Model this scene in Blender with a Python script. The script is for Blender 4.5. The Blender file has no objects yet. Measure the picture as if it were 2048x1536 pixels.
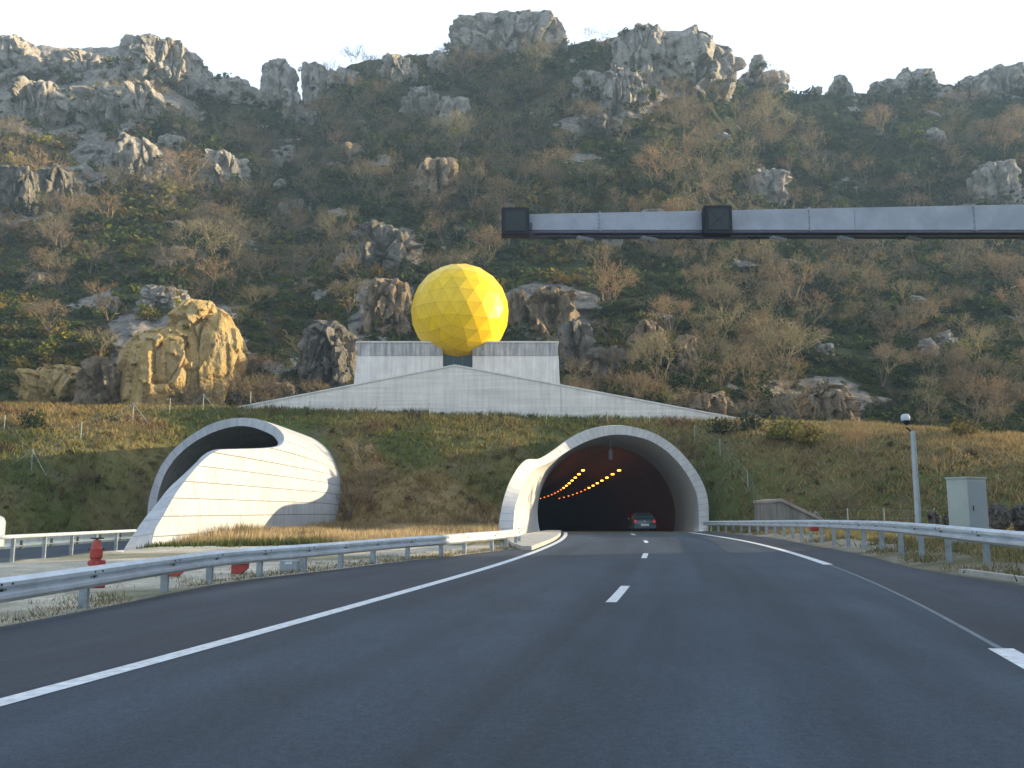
import bpy, bmesh, math, random
import numpy as np
from mathutils import Vector, Matrix
random.seed(7); RS = np.random.RandomState(7)
PI = math.pi
# ------------------------------------------------------------------ scene / camera
sc = bpy.context.scene
col = sc.collection
F = 1774.0; CH = 1.4; PIT = math.radians(8.15)
cp, sp = math.cos(PIT), math.sin(PIT)
def at(u, v, Y):
    """photo pixel (2048x1536) at forward distance Y -> world point"""
    a = (u-1024.0)/F; b = (768.0-v)/F
    dy = cp - b*sp; dz = sp + b*cp
    t = Y/dy
    return (a*t, Y + 0*t, CH + dz*t)
def atg(u, v, z=0.0):
    a = (u-1024.0)/F; b = (768.0-v)/F
    dy = cp - b*sp; dz = sp + b*cp
    t = (z-CH)/dz
    return (a*t, dy*t, z)
def pix(x, y, z):
    z = z-CH
    f = y*cp + z*sp; up = -y*sp + z*cp
    return 1024+F*x/f, 768-F*up/f

cam = bpy.data.cameras.new('camera'); co = bpy.data.objects.new('camera', cam); col.objects.link(co)
cam.sensor_width = 36; cam.lens = 36*F/2048; cam.clip_start = 0.1; cam.clip_end = 5000
co.location = (0, 0, CH); co.rotation_euler = (PI/2+PIT, 0, 0)
sc.camera = co

# ------------------------------------------------------------------ noise (vectorised)
def _h(ix, iy, iz, seed):
    n = (ix*374761393 + iy*668265263 + iz*2147483647 + seed*974711) & 0xffffffff
    n = ((n ^ (n >> 13))*1274126177) & 0xffffffff
    n = ((n ^ (n >> 15))*2246822519) & 0xffffffff
    return ((n ^ (n >> 16)) & 0xffffff)/float(0xffffff)
def vn(x, y, z=0.0, seed=0):
    x, y, z = np.broadcast_arrays(np.asarray(x, float), np.asarray(y, float), np.asarray(z, float))
    ix = np.floor(x).astype(np.int64); iy = np.floor(y).astype(np.int64); iz = np.floor(z).astype(np.int64)
    fx, fy, fz = x-ix, y-iy, z-iz
    fx = fx*fx*(3-2*fx); fy = fy*fy*(3-2*fy); fz = fz*fz*(3-2*fz)
    r = 0
    for dx in (0, 1):
        for dy in (0, 1):
            for dz in (0, 1):
                w = (fx if dx else 1-fx)*(fy if dy else 1-fy)*(fz if dz else 1-fz)
                r = r + w*_h(ix+dx, iy+dy, iz+dz, seed)
    return r*2-1
def fbm(x, y, z=0.0, oct=4, seed=0, gain=.5):
    r = 0; a = 1; f = 1; s = 0
    for o in range(oct):
        r = r + a*vn(np.asarray(x)*f, np.asarray(y)*f, np.asarray(z)*f, seed+o*17); s += a; a *= gain; f *= 2.03
    return r/s
def ridged(x, y, z=0.0, oct=4, seed=0):
    r = 0; a = 1; f = 1; s = 0
    for o in range(oct):
        r = r + a*(1-np.abs(vn(np.asarray(x)*f, np.asarray(y)*f, np.asarray(z)*f, seed+o*31))*2); s += a; a *= .5; f *= 2.1
    return r/s
def worley(P, seed=0):
    """F1, F2, cell value for Nx3 points"""
    ip = np.floor(P).astype(np.int64); f1 = np.full(len(P), 9.); f2 = np.full(len(P), 9.); cv = np.zeros(len(P)); tl = np.zeros(len(P))
    for dx in (-1, 0, 1):
        for dy in (-1, 0, 1):
            for dz in (-1, 0, 1):
                c = ip+np.array([dx, dy, dz])
                q = np.stack([c[:, k]+_h(c[:, 0], c[:, 1], c[:, 2], seed+k*7+1) for k in range(3)], 1)
                d = np.sqrt(((P-q)**2).sum(1)); v = _h(c[:, 0], c[:, 1], c[:, 2], seed+99)
                m = d < f1
                gr = np.stack([_h(c[:, 0], c[:, 1], c[:, 2], seed+200+k)-.5 for k in range(3)], 1); gr /= np.linalg.norm(gr, axis=1)[:, None]+1e-6
                f2 = np.where(m, f1, np.minimum(f2, d)); cv = np.where(m, v, cv); tl = np.where(m, ((P-q)*gr).sum(1), tl); f1 = np.where(m, d, f1)
    return f1, f2, cv, tl
def sstep(a, b, x):
    t = np.clip((np.asarray(x, float)-a)/(b-a), 0, 1); return t*t*(3-2*t)
def spline(pts):
    """smooth monotone-ish cubic (Hermite) through points"""
    X = np.array([p[0] for p in pts], float); V = np.array([p[1] for p in pts], float)
    d = np.diff(V)/np.diff(X); m = np.zeros(len(X)); m[1:-1] = (d[1:]+d[:-1])/2; m[0] = d[0]; m[-1] = d[-1]
    def f(x):
        x = np.asarray(x, float); xi = np.clip(x, X[0], X[-1])
        i = np.clip(np.searchsorted(X, xi, side='right')-1, 0, len(X)-2)
        h = X[i+1]-X[i]; t = (xi-X[i])/h
        r = (2*t**3-3*t**2+1)*V[i]+(t**3-2*t**2+t)*h*m[i]+(-2*t**3+3*t**2)*V[i+1]+(t**3-t**2)*h*m[i+1]
        return r+np.where(x < X[0], (x-X[0])*m[0], 0)+np.where(x > X[-1], (x-X[-1])*m[-1], 0)
    return f

# ------------------------------------------------------------------ materials
def nt(name):
    m = bpy.data.materials.new(name); m.use_nodes = True; t = m.node_tree
    b = t.nodes['Principled BSDF']; return m, t, b
def N(t, typ, **k):
    n = t.nodes.new(typ)
    for a, v in k.items():
        if a in n.inputs.keys() if hasattr(n.inputs, 'keys') else False: n.inputs[a].default_value = v
        else: setattr(n, a, v)
    return n
def noise(t, scale, detail=5, rough=.6, coord='Object', vec=None, stretch=None):
    n = t.nodes.new('ShaderNodeTexNoise'); n.inputs['Scale'].default_value = scale
    n.inputs['Detail'].default_value = detail; n.inputs['Roughness'].default_value = rough
    if vec is None:
        tc = t.nodes.new('ShaderNodeTexCoord'); vec = tc.outputs[coord]
    if stretch:
        mp = t.nodes.new('ShaderNodeMapping'); mp.inputs['Scale'].default_value = stretch
        t.links.new(vec, mp.inputs['Vector']); vec = mp.outputs['Vector']
    t.links.new(vec, n.inputs['Vector']); return n
def ramp(t, fac, stops):
    r = t.nodes.new('ShaderNodeValToRGB'); e = r.color_ramp.elements
    while len(e) < len(stops): e.new(.5)
    for i, (p, c) in enumerate(stops):
        e[i].position = p; e[i].color = (c[0], c[1], c[2], 1) if hasattr(c, '__len__') else (c, c, c, 1)
    t.links.new(fac, r.inputs['Fac']); return r
def mulc(t, a, b, fac=1.0, mode='MULTIPLY'):
    m = t.nodes.new('ShaderNodeMix'); m.data_type = 'RGBA'; m.blend_type = mode; m.inputs[0].default_value = fac
    for s, i in ((a, 6), (b, 7)):
        if hasattr(s, 'links'): t.links.new(s, m.inputs[i])
        else: m.inputs[i].default_value = (*s, 1)
    return m.outputs[2]
def bump(t, h, b, strength=.4, dist=.1, prev=None):
    n = t.nodes.new('ShaderNodeBump'); n.inputs['Strength'].default_value = strength; n.inputs['Distance'].default_value = dist
    t.links.new(h, n.inputs['Height']); t.links.new(n.outputs['Normal'], b.inputs['Normal']); return n
def simple(name, c, rough=.6, metal=0, var=.25, sc_=3.0, bmp=0.0, coord='Object', spec=None, bd=.02):
    m, t, b = nt(name); n = noise(t, sc_, 6, .65, coord)
    r = ramp(t, n.outputs['Fac'], [(.3, 1-var), (.7, 1+var*.6)])
    t.links.new(mulc(t, c, r.outputs['Color']), b.inputs['Base Color'])
    b.inputs['Roughness'].default_value = rough; b.inputs['Metallic'].default_value = metal
    if spec is not None: b.inputs['Specular IOR Level'].default_value = spec
    if bmp: bump(t, n.outputs['Fac'], b, bmp, bd)
    return m
def attr_mat(name, scales=(.6, 4.), var=.35, rough=.9, bmp=.5, bd=.3, transl=0.0):
    m, t, b = nt(name); a = t.nodes.new('ShaderNodeAttribute'); a.attribute_name = 'Col'
    c = a.outputs['Color']
    for s in scales:
        n = noise(t, s, 6, .7, 'Object'); r = ramp(t, n.outputs['Fac'], [(.32, 1-var), (.68, 1+var)])
        c = mulc(t, c, r.outputs['Color'])
    t.links.new(c, b.inputs['Base Color']); b.inputs['Roughness'].default_value = rough
    b.inputs['Specular IOR Level'].default_value = .15
    if bmp and scales: bump(t, n.outputs['Fac'], b, bmp, bd)
    if transl:
        tr = t.nodes.new('ShaderNodeBsdfTranslucent'); t.links.new(c, tr.inputs['Color'])
        mx = t.nodes.new('ShaderNodeMixShader'); mx.inputs[0].default_value = transl
        t.links.new(b.outputs[0], mx.inputs[1]); t.links.new(tr.outputs[0], mx.inputs[2])
        t.links.new(mx.outputs[0], t.nodes['Material Output'].inputs['Surface'])
    return m
def emis(name, c, s):
    m, t, b = nt(name); b.inputs['Base Color'].default_value = (*c, 1)
    b.inputs['Emission Color'].default_value = (*c, 1); b.inputs['Emission Strength'].default_value = s; return m

M = {}
M['foliage'] = attr_mat('foliage', scales=(), rough=.8, bmp=0, transl=.25)
M['ground'] = attr_mat('ground_surface', (1.2, 14.), .28, .95, .5, .05)
def rock_mat(name, c1, c2, c3):
    m, t, b = nt(name)
    n = noise(t, .45, 8, .68); r = ramp(t, n.outputs['Fac'], [(.3, c1), (.5, c2), (.72, c3)])
    n2 = noise(t, 1.5, 8, .75, stretch=(1.6, 1.6, .7)); r2 = ramp(t, n2.outputs['Fac'], [(.30, .38), (.43, .85), (.62, 1.15)])
    n3 = noise(t, 7, 6, .7); r3 = ramp(t, n3.outputs['Fac'], [(.3, .7), (.65, 1.15)])
    c = mulc(t, mulc(t, r.outputs['Color'], r2.outputs['Color']), r3.outputs['Color'])
    t.links.new(c, b.inputs['Base Color']); b.inputs['Roughness'].default_value = .92; b.inputs['Specular IOR Level'].default_value = .15
    ad = t.nodes.new('ShaderNodeMath'); ad.operation = 'ADD'; t.links.new(n2.outputs['Fac'], ad.inputs[0]); t.links.new(n3.outputs['Fac'], ad.inputs[1])
    bump(t, ad.outputs[0], b, .9, .5); return m
M['rock'] = rock_mat('limestone', (.30, .28, .25), (.46, .43, .385), (.60, .55, .485))
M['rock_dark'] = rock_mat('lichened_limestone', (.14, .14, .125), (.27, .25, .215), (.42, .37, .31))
M['rock_warm'] = rock_mat('ochre_limestone', (.56, .38, .15), (.78, .56, .24), (.74, .60, .36))
M['rock_tan'] = rock_mat('tan_limestone', (.26, .20, .13), (.40, .30, .20), (.48, .40, .30))

def terrain_mat():
    m, t, b = nt('terrain_surface'); a = t.nodes.new('ShaderNodeAttribute'); a.attribute_name = 'Col'; c = a.outputs['Color']
    for s in (.35, 2.2):
        n = noise(t, s, 6, .7, 'Object'); r = ramp(t, n.outputs['Fac'], [(.32, .6), (.68, 1.35)]); c = mulc(t, c, r.outputs['Color'])
    n1 = noise(t, .3, 8, .7); r1 = ramp(t, n1.outputs['Fac'], [(.3, (.20, .185, .16)), (.5, (.37, .34, .30)), (.7, (.50, .46, .41))])
    n2 = noise(t, .7, 9, .8, stretch=(1.3, 1.3, .55)); r2 = ramp(t, n2.outputs['Fac'], [(.36, .22), (.46, .75), (.6, 1.15)])
    rc = mulc(t, r1.outputs['Color'], r2.outputs['Color'])
    k = t.nodes.new('ShaderNodeAttribute'); k.attribute_name = 'Rock'
    ad = t.nodes.new('ShaderNodeMath'); ad.operation = 'ADD'; t.links.new(k.outputs['Fac'], ad.inputs[0]); t.links.new(n2.outputs['Fac'], ad.inputs[1])
    rr = ramp(t, ad.outputs[0], [(.82, 0.), (1.0, 1.)])
    mx = t.nodes.new('ShaderNodeMix'); mx.data_type = 'RGBA'; t.links.new(rr.outputs['Color'], mx.inputs[0]); t.links.new(c, mx.inputs[6]); t.links.new(rc, mx.inputs[7])
    t.links.new(mx.outputs[2], b.inputs['Base Color']); b.inputs['Roughness'].default_value = .95; b.inputs['Specular IOR Level'].default_value = .1
    bump(t, n2.outputs['Fac'], b, .9, 1.2); return m
M['terrain'] = terrain_mat()
# asphalt
def asphalt(name, c, seam=False):
    m, t, b = nt(name)
    n = noise(t, 55, 5, .85); r = ramp(t, n.outputs['Fac'], [(.36, .5), (.64, 1.6)])
    tc = t.nodes.new('ShaderNodeUVMap')
    n2 = noise(t, 1.0, 4, .5, vec=tc.outputs[0], stretch=(.9, .035, 1)); r2 = ramp(t, n2.outputs['Fac'], [(.35, .70), (.65, 1.35)])
    n3 = noise(t, 1.1, 8, .7, stretch=(1, .35, 1)); r3 = ramp(t, n3.outputs['Fac'], [(.3, .78), (.7, 1.22)])
    cc = mulc(t, mulc(t, mulc(t, c, r.outputs['Color']), r2.outputs['Color']), r3.outputs['Color'])
    t.links.new(cc, b.inputs['Base Color'])
    ng = noise(t, 13, 4, .75); r6 = ramp(t, ng.outputs['Fac'], [(.35, .80), (.65, 1.22)]); cc = mulc(t, cc, r6.outputs['Color'])
    wv = noise(t, .16, 2, .4); r4 = ramp(t, wv.outputs['Fac'], [(.46, .88), (.50, 1.06)]); cc = mulc(t, cc, r4.outputs['Color'], .6)
    ck = t.nodes.new('ShaderNodeTexVoronoi'); ck.feature = 'DISTANCE_TO_EDGE'; ck.inputs['Scale'].default_value = .16; tc2 = t.nodes.new('ShaderNodeTexCoord')
    wn = noise(t, 1.2, 5, .7); mx_ = t.nodes.new('ShaderNodeMix'); mx_.data_type = 'RGBA'; mx_.blend_type = 'ADD'; mx_.inputs[0].default_value = 1.0; t.links.new(tc2.outputs['Object'], mx_.inputs[6]); t.links.new(wn.outputs['Color'], mx_.inputs[7]); t.links.new(mx_.outputs[2], ck.inputs['Vector'])
    r5 = ramp(t, ck.outputs['Distance'], [(.0, .55), (.0035, 1.0)]); cc = mulc(t, cc, r5.outputs['Color'], .55)
    t.links.new(cc, b.inputs['Base Color'])
    b.inputs['Roughness'].default_value = .62; b.inputs['Specular IOR Level'].default_value = .35
    bump(t, n.outputs['Fac'], b, .25, .01); return m
M['asphalt'] = asphalt('asphalt', (.027, .041, .060))
M['asphalt_lane'] = asphalt('asphalt_right_lane', (.030, .046, .066))
M['asphalt_dark'] = asphalt('shoulder_asphalt', (.027, .034, .047))
M['paint'] = simple('road_paint', (.74, .76, .78), .6, var=.3, sc_=9)
M['paint_worn'] = simple('worn_sealant', (.17, .21, .23), .7, var=.4, sc_=6)
M['kerb'] = simple('kerb_concrete', (.44, .42, .38), .85, var=.3, sc_=3, bmp=.3)

def concrete(name, c, panel=None, lines=.5, coord='UV', var=.16, streak=.25, boards=None):
    m, t, b = nt(name)
    n = noise(t, .7, 7, .65); r = ramp(t, n.outputs['Fac'], [(.3, 1-var), (.7, 1+var*.5)])
    n2 = noise(t, 1.3, 6, .7, stretch=(2.5, 2.5, .18)); r2 = ramp(t, n2.outputs['Fac'], [(.35, 1-streak), (.6, 1.03)])
    c_ = mulc(t, mulc(t, c, r.outputs['Color']), r2.outputs['Color'])
    if boards:
        n4 = noise(t, 1.0, 5, .7, stretch=boards); r4 = ramp(t, n4.outputs['Fac'], [(.35, .86), (.65, 1.08)])
        c_ = mulc(t, c_, r4.outputs['Color'])
    if panel:
        uv = t.nodes.new('ShaderNodeUVMap'); br = t.nodes.new('ShaderNodeTexBrick')
        br.inputs['Scale'].default_value = 1; br.inputs['Brick Width'].default_value = panel[0]; br.inputs['Row Height'].default_value = panel[1]
        br.inputs['Mortar Size'].default_value = panel[2]; br.inputs['Mortar Smooth'].default_value = .2
        br.offset = panel[3]; br.inputs['Color1'].default_value = (1, 1, 1, 1); br.inputs['Color2'].default_value = (.95, .953, .957, 1)
        br.inputs['Mortar'].default_value = (lines, lines, lines*1.03, 1)
        t.links.new(uv.outputs[0], br.inputs['Vector']); c_ = mulc(t, c_, br.outputs['Color'])
    t.links.new(c_, b.inputs['Base Color']); b.inputs['Roughness'].default_value = .75; b.inputs['Specular IOR Level'].default_value = .3
    bump(t, n.outputs['Fac'], b, .08, .05); return m
M['cladding'] = concrete('white_cladding', (.50, .51, .525), (4.8, .72, .026, .5), .40, streak=.15, var=.12)
M['rim'] = concrete('rim_concrete', (.56, .57, .59), (.9, 3., .03, .0), .7, streak=.15)
M['rimwhite'] = concrete('white_rim_concrete', (.58, .58, .57), (.45, 3., .03, .0), .72, streak=.12)
M['lining'] = concrete('tunnel_lining', (.50, .46, .38), (6., 3., .02, .5), .8, streak=.3)
M['lining_white'] = concrete('white_lining', (.54, .54, .52), None, streak=.06, var=.06)
M['lining_dark'] = concrete('gloomy_red_lining', (.19, .075, .05), None, streak=.3)  # tunnel gloom and sodium glow put into the dark red base colour
M['gable'] = concrete('board_marked_concrete', (.80, .755, .69), None, streak=.14, var=.1, boards=(.12, .12, 4.))
M['wing'] = concrete('pale_concrete', (.86, .83, .79), None, streak=.18)
M['wingband'] = concrete('weathered_parapet', (.58, .57, .57), None, streak=.55, var=.25)
M['wingwall'] = concrete('aged_concrete', (.26, .245, .23), None, streak=.5, var=.3)
M['wingcap'] = concrete('aged_coping', (.36, .30, .27), None, streak=.3)
M['capping'] = concrete('capping', (.72, .71, .68), None, streak=.05)
M['barrier'] = concrete('barrier_concrete', (.80, .79, .68), None, streak=.12)
M['galv'] = simple('galvanised_steel', (.62, .68, .74), .42, .3, .22, 2.5)
M['galv_post'] = simple('galvanised_post', (.34, .39, .42), .5, .5, .3, 6)
M['galv_dark'] = simple('bolt_steel', (.08, .08, .09), .6, .5, .2, 6)
M['beam'] = simple('gantry_paint', (.40, .43, .48), .55, .1, .22, 1.6)
M['beam_dark'] = simple('gantry_underside', (.19, .18, .24), .7, .1, .2, 3)  # underside shade put into the colour; also on mullions and brackets
M['black'] = simple('black_housing', (.012, .014, .022), .5, 0, .2, 4)
M['screen'] = simple('signal_screen', (.020, .032, .034), .35, 0, .2, 9)
M['led'] = simple('unlit_led_cross', (.075, .075, .065), .5, 0, .4, 30)
M['teal'] = simple('dark_teal_glazing', (.012, .060, .066), .3, 0, .2, .8)
M['red'] = simple('red_paint', (.42, .055, .04), .5, 0, .35, 8)
M['redd'] = simple('faded_red_paint', (.26, .03, .035), .6, 0, .4, 8)
M['cabinet'] = simple('cabinet_paint', (.44, .49, .45), .5, 0, .15, 1.2)
M['cabinet_side'] = simple('cabinet_door_paint', (.34, .39, .43), .5, 0, .08, 1.2)
M['pole'] = simple('pole_steel', (.42, .47, .50), .4, .4, .2, 3)
M['camwhite'] = simple('camera_shell', (.62, .68, .74), .4, 0, .1, 3)
M['post'] = simple('fence_post', (.30, .36, .30), .6, .2, .3, 6)
M['bark'] = simple('bark', (.16, .13, .105), .9, 0, .4, 5)
M['carpaint'] = simple('car_paint', (.08, .12, .13), .3, .3, .08, 3)
M['glass'] = simple('car_glass', (.02, .03, .033), .15, 0, .1, 3)
M['rubber'] = simple('tyre_rubber', (.015, .015, .015), .8, 0, .2, 8)
M['tail'] = emis('tail_lamp', (.9, .06, .05), .08)
M['plate'] = simple('number_plate', (.7, .7, .68), .5, 0, .05, 3)
M['sodium'] = emis('sodium_lamp', (1.0, .36, .03), 3.2)
M['sodium_dim'] = emis('distant_sodium_lamp', (1.0, .20, .02), 1.0)
M['whitelabel'] = simple('white_label', (.7, .75, .78), .5, 0, .05, 3)
# dome: yellow panels, facet tone per face from attribute, thin dark joints from UV
m, t, b = nt('yellow_panels'); a = t.nodes.new('ShaderNodeAttribute'); a.attribute_name = 'Col'
n = noise(t, 1.2, 5, .6); r = ramp(t, n.outputs['Fac'], [(.3, .88), (.7, 1.05)])
t.links.new(mulc(t, a.outputs['Color'], r.outputs['Color']), b.inputs['Base Color']); b.inputs['Roughness'].default_value = .38; b.inputs['Specular IOR Level'].default_value = .5; M['dome'] = m
M['joint'] = simple('joint_seal', (.16, .13, .02), .7)

# ------------------------------------------------------------------ object helpers
def link(o): col.objects.link(o); return o
def tag(o, label=None, cat=None, group=None, kind=None):
    if label: o['label'] = label
    if cat: o['category'] = cat
    if group: o['group'] = group
    if kind: o['kind'] = kind
    return o
def empty(name, loc=(0, 0, 0), rz=0):
    o = bpy.data.objects.new(name, None); o.empty_display_size = .3; link(o); o.location = loc; o.rotation_euler = (0, 0, rz); return o
def mesh_np(name, V, Fa, mat, parent=None, cols=None, uvs=None, smooth=False, mats=None, midx=None):
    """Fa: int array (n,3) or (n,4) or list of lists"""
    me = bpy.data.meshes.new(name)
    V = np.asarray(V, float)
    if isinstance(Fa, np.ndarray):
        k = Fa.shape[1]; nf = len(Fa)
        me.vertices.add(len(V)); me.vertices.foreach_set('co', V.ravel())
        me.loops.add(nf*k); me.loops.foreach_set('vertex_index', Fa.ravel().astype(np.int32))
        me.polygons.add(nf); me.polygons.foreach_set('loop_start', np.arange(0, nf*k, k, dtype=np.int32))
        me.update(calc_edges=True)
    else:
        me.from_pydata([tuple(v) for v in V], [], [tuple(f) for f in Fa])
    if uvs is not None:
        lv = np.empty(len(me.loops), np.int32); me.loops.foreach_get('vertex_index', lv)
        ul = me.uv_layers.new(name='UVMap'); ul.data.foreach_set('uv', np.asarray(uvs, float)[lv].ravel())
    if cols is not None:
        ca = me.color_attributes.new('Col', 'FLOAT_COLOR', 'POINT')
        c4 = np.ones((len(V), 4)); c4[:, :3] = cols; ca.data.foreach_set('color', c4.ravel())
    me.polygons.foreach_set('use_smooth', [smooth]*len(me.polygons))
    for mm in (mats or [mat]): me.materials.append(mm)
    if midx is not None: me.polygons.foreach_set('material_index', np.asarray(midx, np.int32))
    me.validate(); me.update()
    o = bpy.data.objects.new(name, me); link(o)
    if parent: o.parent = parent
    return o
class MB:
    def __init__(s): s.v = []; s.f = []
    def add(s, vs, fs):
        n = len(s.v); s.v += [tuple(v) for v in vs]; s.f += [tuple(i+n for i in f) for f in fs]; return s
    def box(s, c, d, rz=0, bev=0, M4=None):
        x, y, z = d[0]/2, d[1]/2, d[2]/2
        bm = bmesh.new(); bmesh.ops.create_cube(bm, size=1)
        for v in bm.verts: v.co = Vector((v.co.x*d[0], v.co.y*d[1], v.co.z*d[2]))
        if bev: bmesh.ops.bevel(bm, geom=bm.edges[:], offset=bev, segments=2, affect='EDGES')
        R = M4 if M4 else Matrix.Rotation(rz, 4, 'Z')
        vs = [R @ v.co + Vector(c) for v in bm.verts]; bm.verts.index_update()
        s.add(vs, [[v.index for v in f.verts] for f in bm.faces]); bm.free(); return s
    def tube(s, pts, rad, n=10, cap=True):
        pts = [Vector(p) for p in pts]; rad = rad if hasattr(rad, '__len__') else [rad]*len(pts)
        rings = []; b0 = len(s.v)
        for i, p in enumerate(pts):
            d = (pts[min(i+1, len(pts)-1)]-pts[max(i-1, 0)]).normalized()
            a = d.orthogonal().normalized() if abs(d.z) < .99 else Vector((1, 0, 0))
            if abs(d.z) < .99: a = d.cross(Vector((0, 0, 1))).normalized()
            bb = d.cross(a)
            for k in range(n):
                th = 2*PI*k/n; s.v.append(tuple(p+(a*math.cos(th)+bb*math.sin(th))*rad[i]))
        for i in range(len(pts)-1):
            for k in range(n):
                a0 = b0+i*n+k; a1 = b0+i*n+(k+1) % n; s.f.append((a0, a1, a1+n, a0+n))
        if cap: s.f.append(tuple(b0+k for k in reversed(range(n)))); s.f.append(tuple(b0+(len(pts)-1)*n+k for k in range(n)))
        return s
    def prism(s, poly, y0, y1):
        """polygon in x,z extruded along y"""
        n = len(poly); s.add([(p[0], y0, p[1]) for p in poly]+[(p[0], y1, p[1]) for p in poly],
              [tuple(range(n))]+[tuple(range(2*n-1, n-1, -1))]+[(i, i+n, (i+1) % n+n, (i+1) % n) for i in range(n)]); return s
    def lathe(s, prof, c=(0, 0, 0), n=20):
        b0 = len(s.v)
        for r, z in prof:
            for k in range(n): s.v.append((c[0]+r*math.cos(2*PI*k/n), c[1]+r*math.sin(2*PI*k/n), c[2]+z))
        for i in range(len(prof)-1):
            for k in range(n): s.f.append((b0+i*n+k, b0+i*n+(k+1) % n, b0+(i+1)*n+(k+1) % n, b0+(i+1)*n+k))
        s.f.append(tuple(b0+k for k in reversed(range(n)))); s.f.append(tuple(b0+(len(prof)-1)*n+k for k in range(n))); return s
    def build(s, name, mat, parent=None, smooth=False, loc=None):
        me = bpy.data.meshes.new(name); me.from_pydata(s.v, [], s.f); me.materials.append(mat)
        bm = bmesh.new(); bm.from_mesh(me); bmesh.ops.recalc_face_normals(bm, faces=bm.faces[:]); bm.to_mesh(me); bm.free()
        if smooth:
            me.polygons.foreach_set('use_smooth', [True]*len(me.polygons))
            me.set_sharp_from_angle(angle=math.radians(40))
        o = bpy.data.objects.new(name, me); link(o)
        if parent: o.parent = parent
        if loc: o.location = loc
        return o

# ------------------------------------------------------------------ plan curves of the place
xl = spline([(-20, -10.3), (0, -5.35), (6.57, -3.8), (15.2, -2.0), (24, -.33), (34, 1.2), (45, 2.5), (58, 3.45), (70, 3.8)])
xm = spline([(-20, -6.8), (0, -1.7), (8, .2), (15.2, 1.77), (28.2, 4.15), (41.4, 6.16), (55, 7.35), (70, 7.75)])
xr = spline([(-20, -2.8), (0, 2.55), (8.06, 4.65), (15, 6.45), (24.1, 8.37), (40.7, 10.75), (55, 11.6), (70, 11.85)])
xe = spline([(-20, -9.6), (0, -7.4), (10, -6.35), (13.2, -6.0), (16.2, -5.8), (18, -5.6), (19.4, -5.15), (20.5, -4.7), (22.2, -4.1), (24.1, -3.5), (25.9, -2.8), (27.6, -2.0), (30, -1.25), (31.8, -.5), (38, .75), (45, 1.7), (55, 2.6), (64, 2.9)])
xre = spline([(-20, 0.5), (0, 5.2), (14, 8.2), (20.4, 9.1), (25.5, 10.1), (33, 11.2), (44, 12.5), (55, 12.9), (66, 13.1)])
cT = spline([(30, 4.6), (45, 6.75), (55, 7.35), (64, 7.65), (90, 8.0), (115, 8.1), (130, 7.8), (145, 7.0), (165, 5.0), (200, -1), (240, -11)])
cL = spline([(30, -22.8), (36, -22.0), (45, -20.9), (54, -19.8), (63, -18.8), (75, -18.2), (120, -17), (160, -19), (240, -34)])
def zg(Y): Y = np.asarray(Y, float); return np.where(Y > 58, -.02*(np.maximum(Y, 58)-58)*sstep(56, 66, Y), 0.)
CZ = 1.4
crest_uv = [(-700, 800), (-200, 808), (0, 812), (250, 815), (480, 817), (800, 826), (1100, 835), (1500, 845), (1700, 851), (1850, 866), (2048, 880), (2500, 905), (3000, 930)]
YC = 75.0
_cx = [at(u, v, YC)[0] for u, v in crest_uv]; _cz = [at(u, v, YC)[2] for u, v in crest_uv]
def zcrest(x): return np.interp(x, _cx, _cz)
ytoe = spline([(-120, 40), (-60, 46), (-40, 50), (-30, 56), (-26, 62), (-20, 63.5), (-12.8, 61.5), (-8, 60.5), (0, 60.5), (2, 62.5), (8, 64), (14.2, 64.3), (17, 59), (25, 47.5), (34, 41), (50, 38), (120, 34)])
def ground_z(x, Y):
    x = np.asarray(x, float); Y = np.asarray(Y, float)
    z = -.45*sstep(-14.2, -15.6, x)*1.0
    # right-hand shoulder is banked up
    z = z + .36*sstep(0.2, 3.5, x-xr(Y))*sstep(70, 40, Y)
    t0 = ytoe(x); s = (Y-t0)/(YC-t0); s = np.where(s > 0, s+.6*np.clip(s, 0, 1)*(1-np.clip(s, 0, 1)), s); zc = zcrest(x)
    soft = np.where(s < .12, np.maximum(s, 0)**2/.24, s-.06)/.94
    bank = zc*np.clip(soft, 0, 1.0)
    bumps = fbm(x*.12, Y*.16, 3.3, 4, 5)*.9*np.clip(s*2.5, 0, 1)*np.clip((1-s)*5, 0, 1)
    bumps = bumps+fbm(x*.7, Y*.7, 1.3, 3, 9)*.22*np.clip(s*4, 0, 1)*np.clip((1-s)*6, 0, 1)
    z = np.maximum(z, bank+bumps+np.where(s > 0, 0, -1))
    # unseen hill added right and behind the camera, keeps sun off the near road
    h = 15*sstep(26, 52, x+.15*np.maximum(0, 10-Y))*sstep(41, 30, Y)
    z = z+h*(1+.12*fbm(x*.05, Y*.05, 0, 3, 2))
    h2 = 6*sstep(-34, -60, x)*sstep(44, 30, Y)
    z = z+h2
    # small roughness off the pavement
    off = np.clip(np.maximum(xe(Y)-x, x-xre(Y))-.3, 0, 1)*np.where((x < -14.8) & (x > -26), 0, 1)*np.where((Y > 56) & (np.abs(x-cT(Y)) < 6), 0, 1)
    z = z+off*(fbm(x*.9, Y*.9, 0, 4, 11)*.05)
    return z

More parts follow.
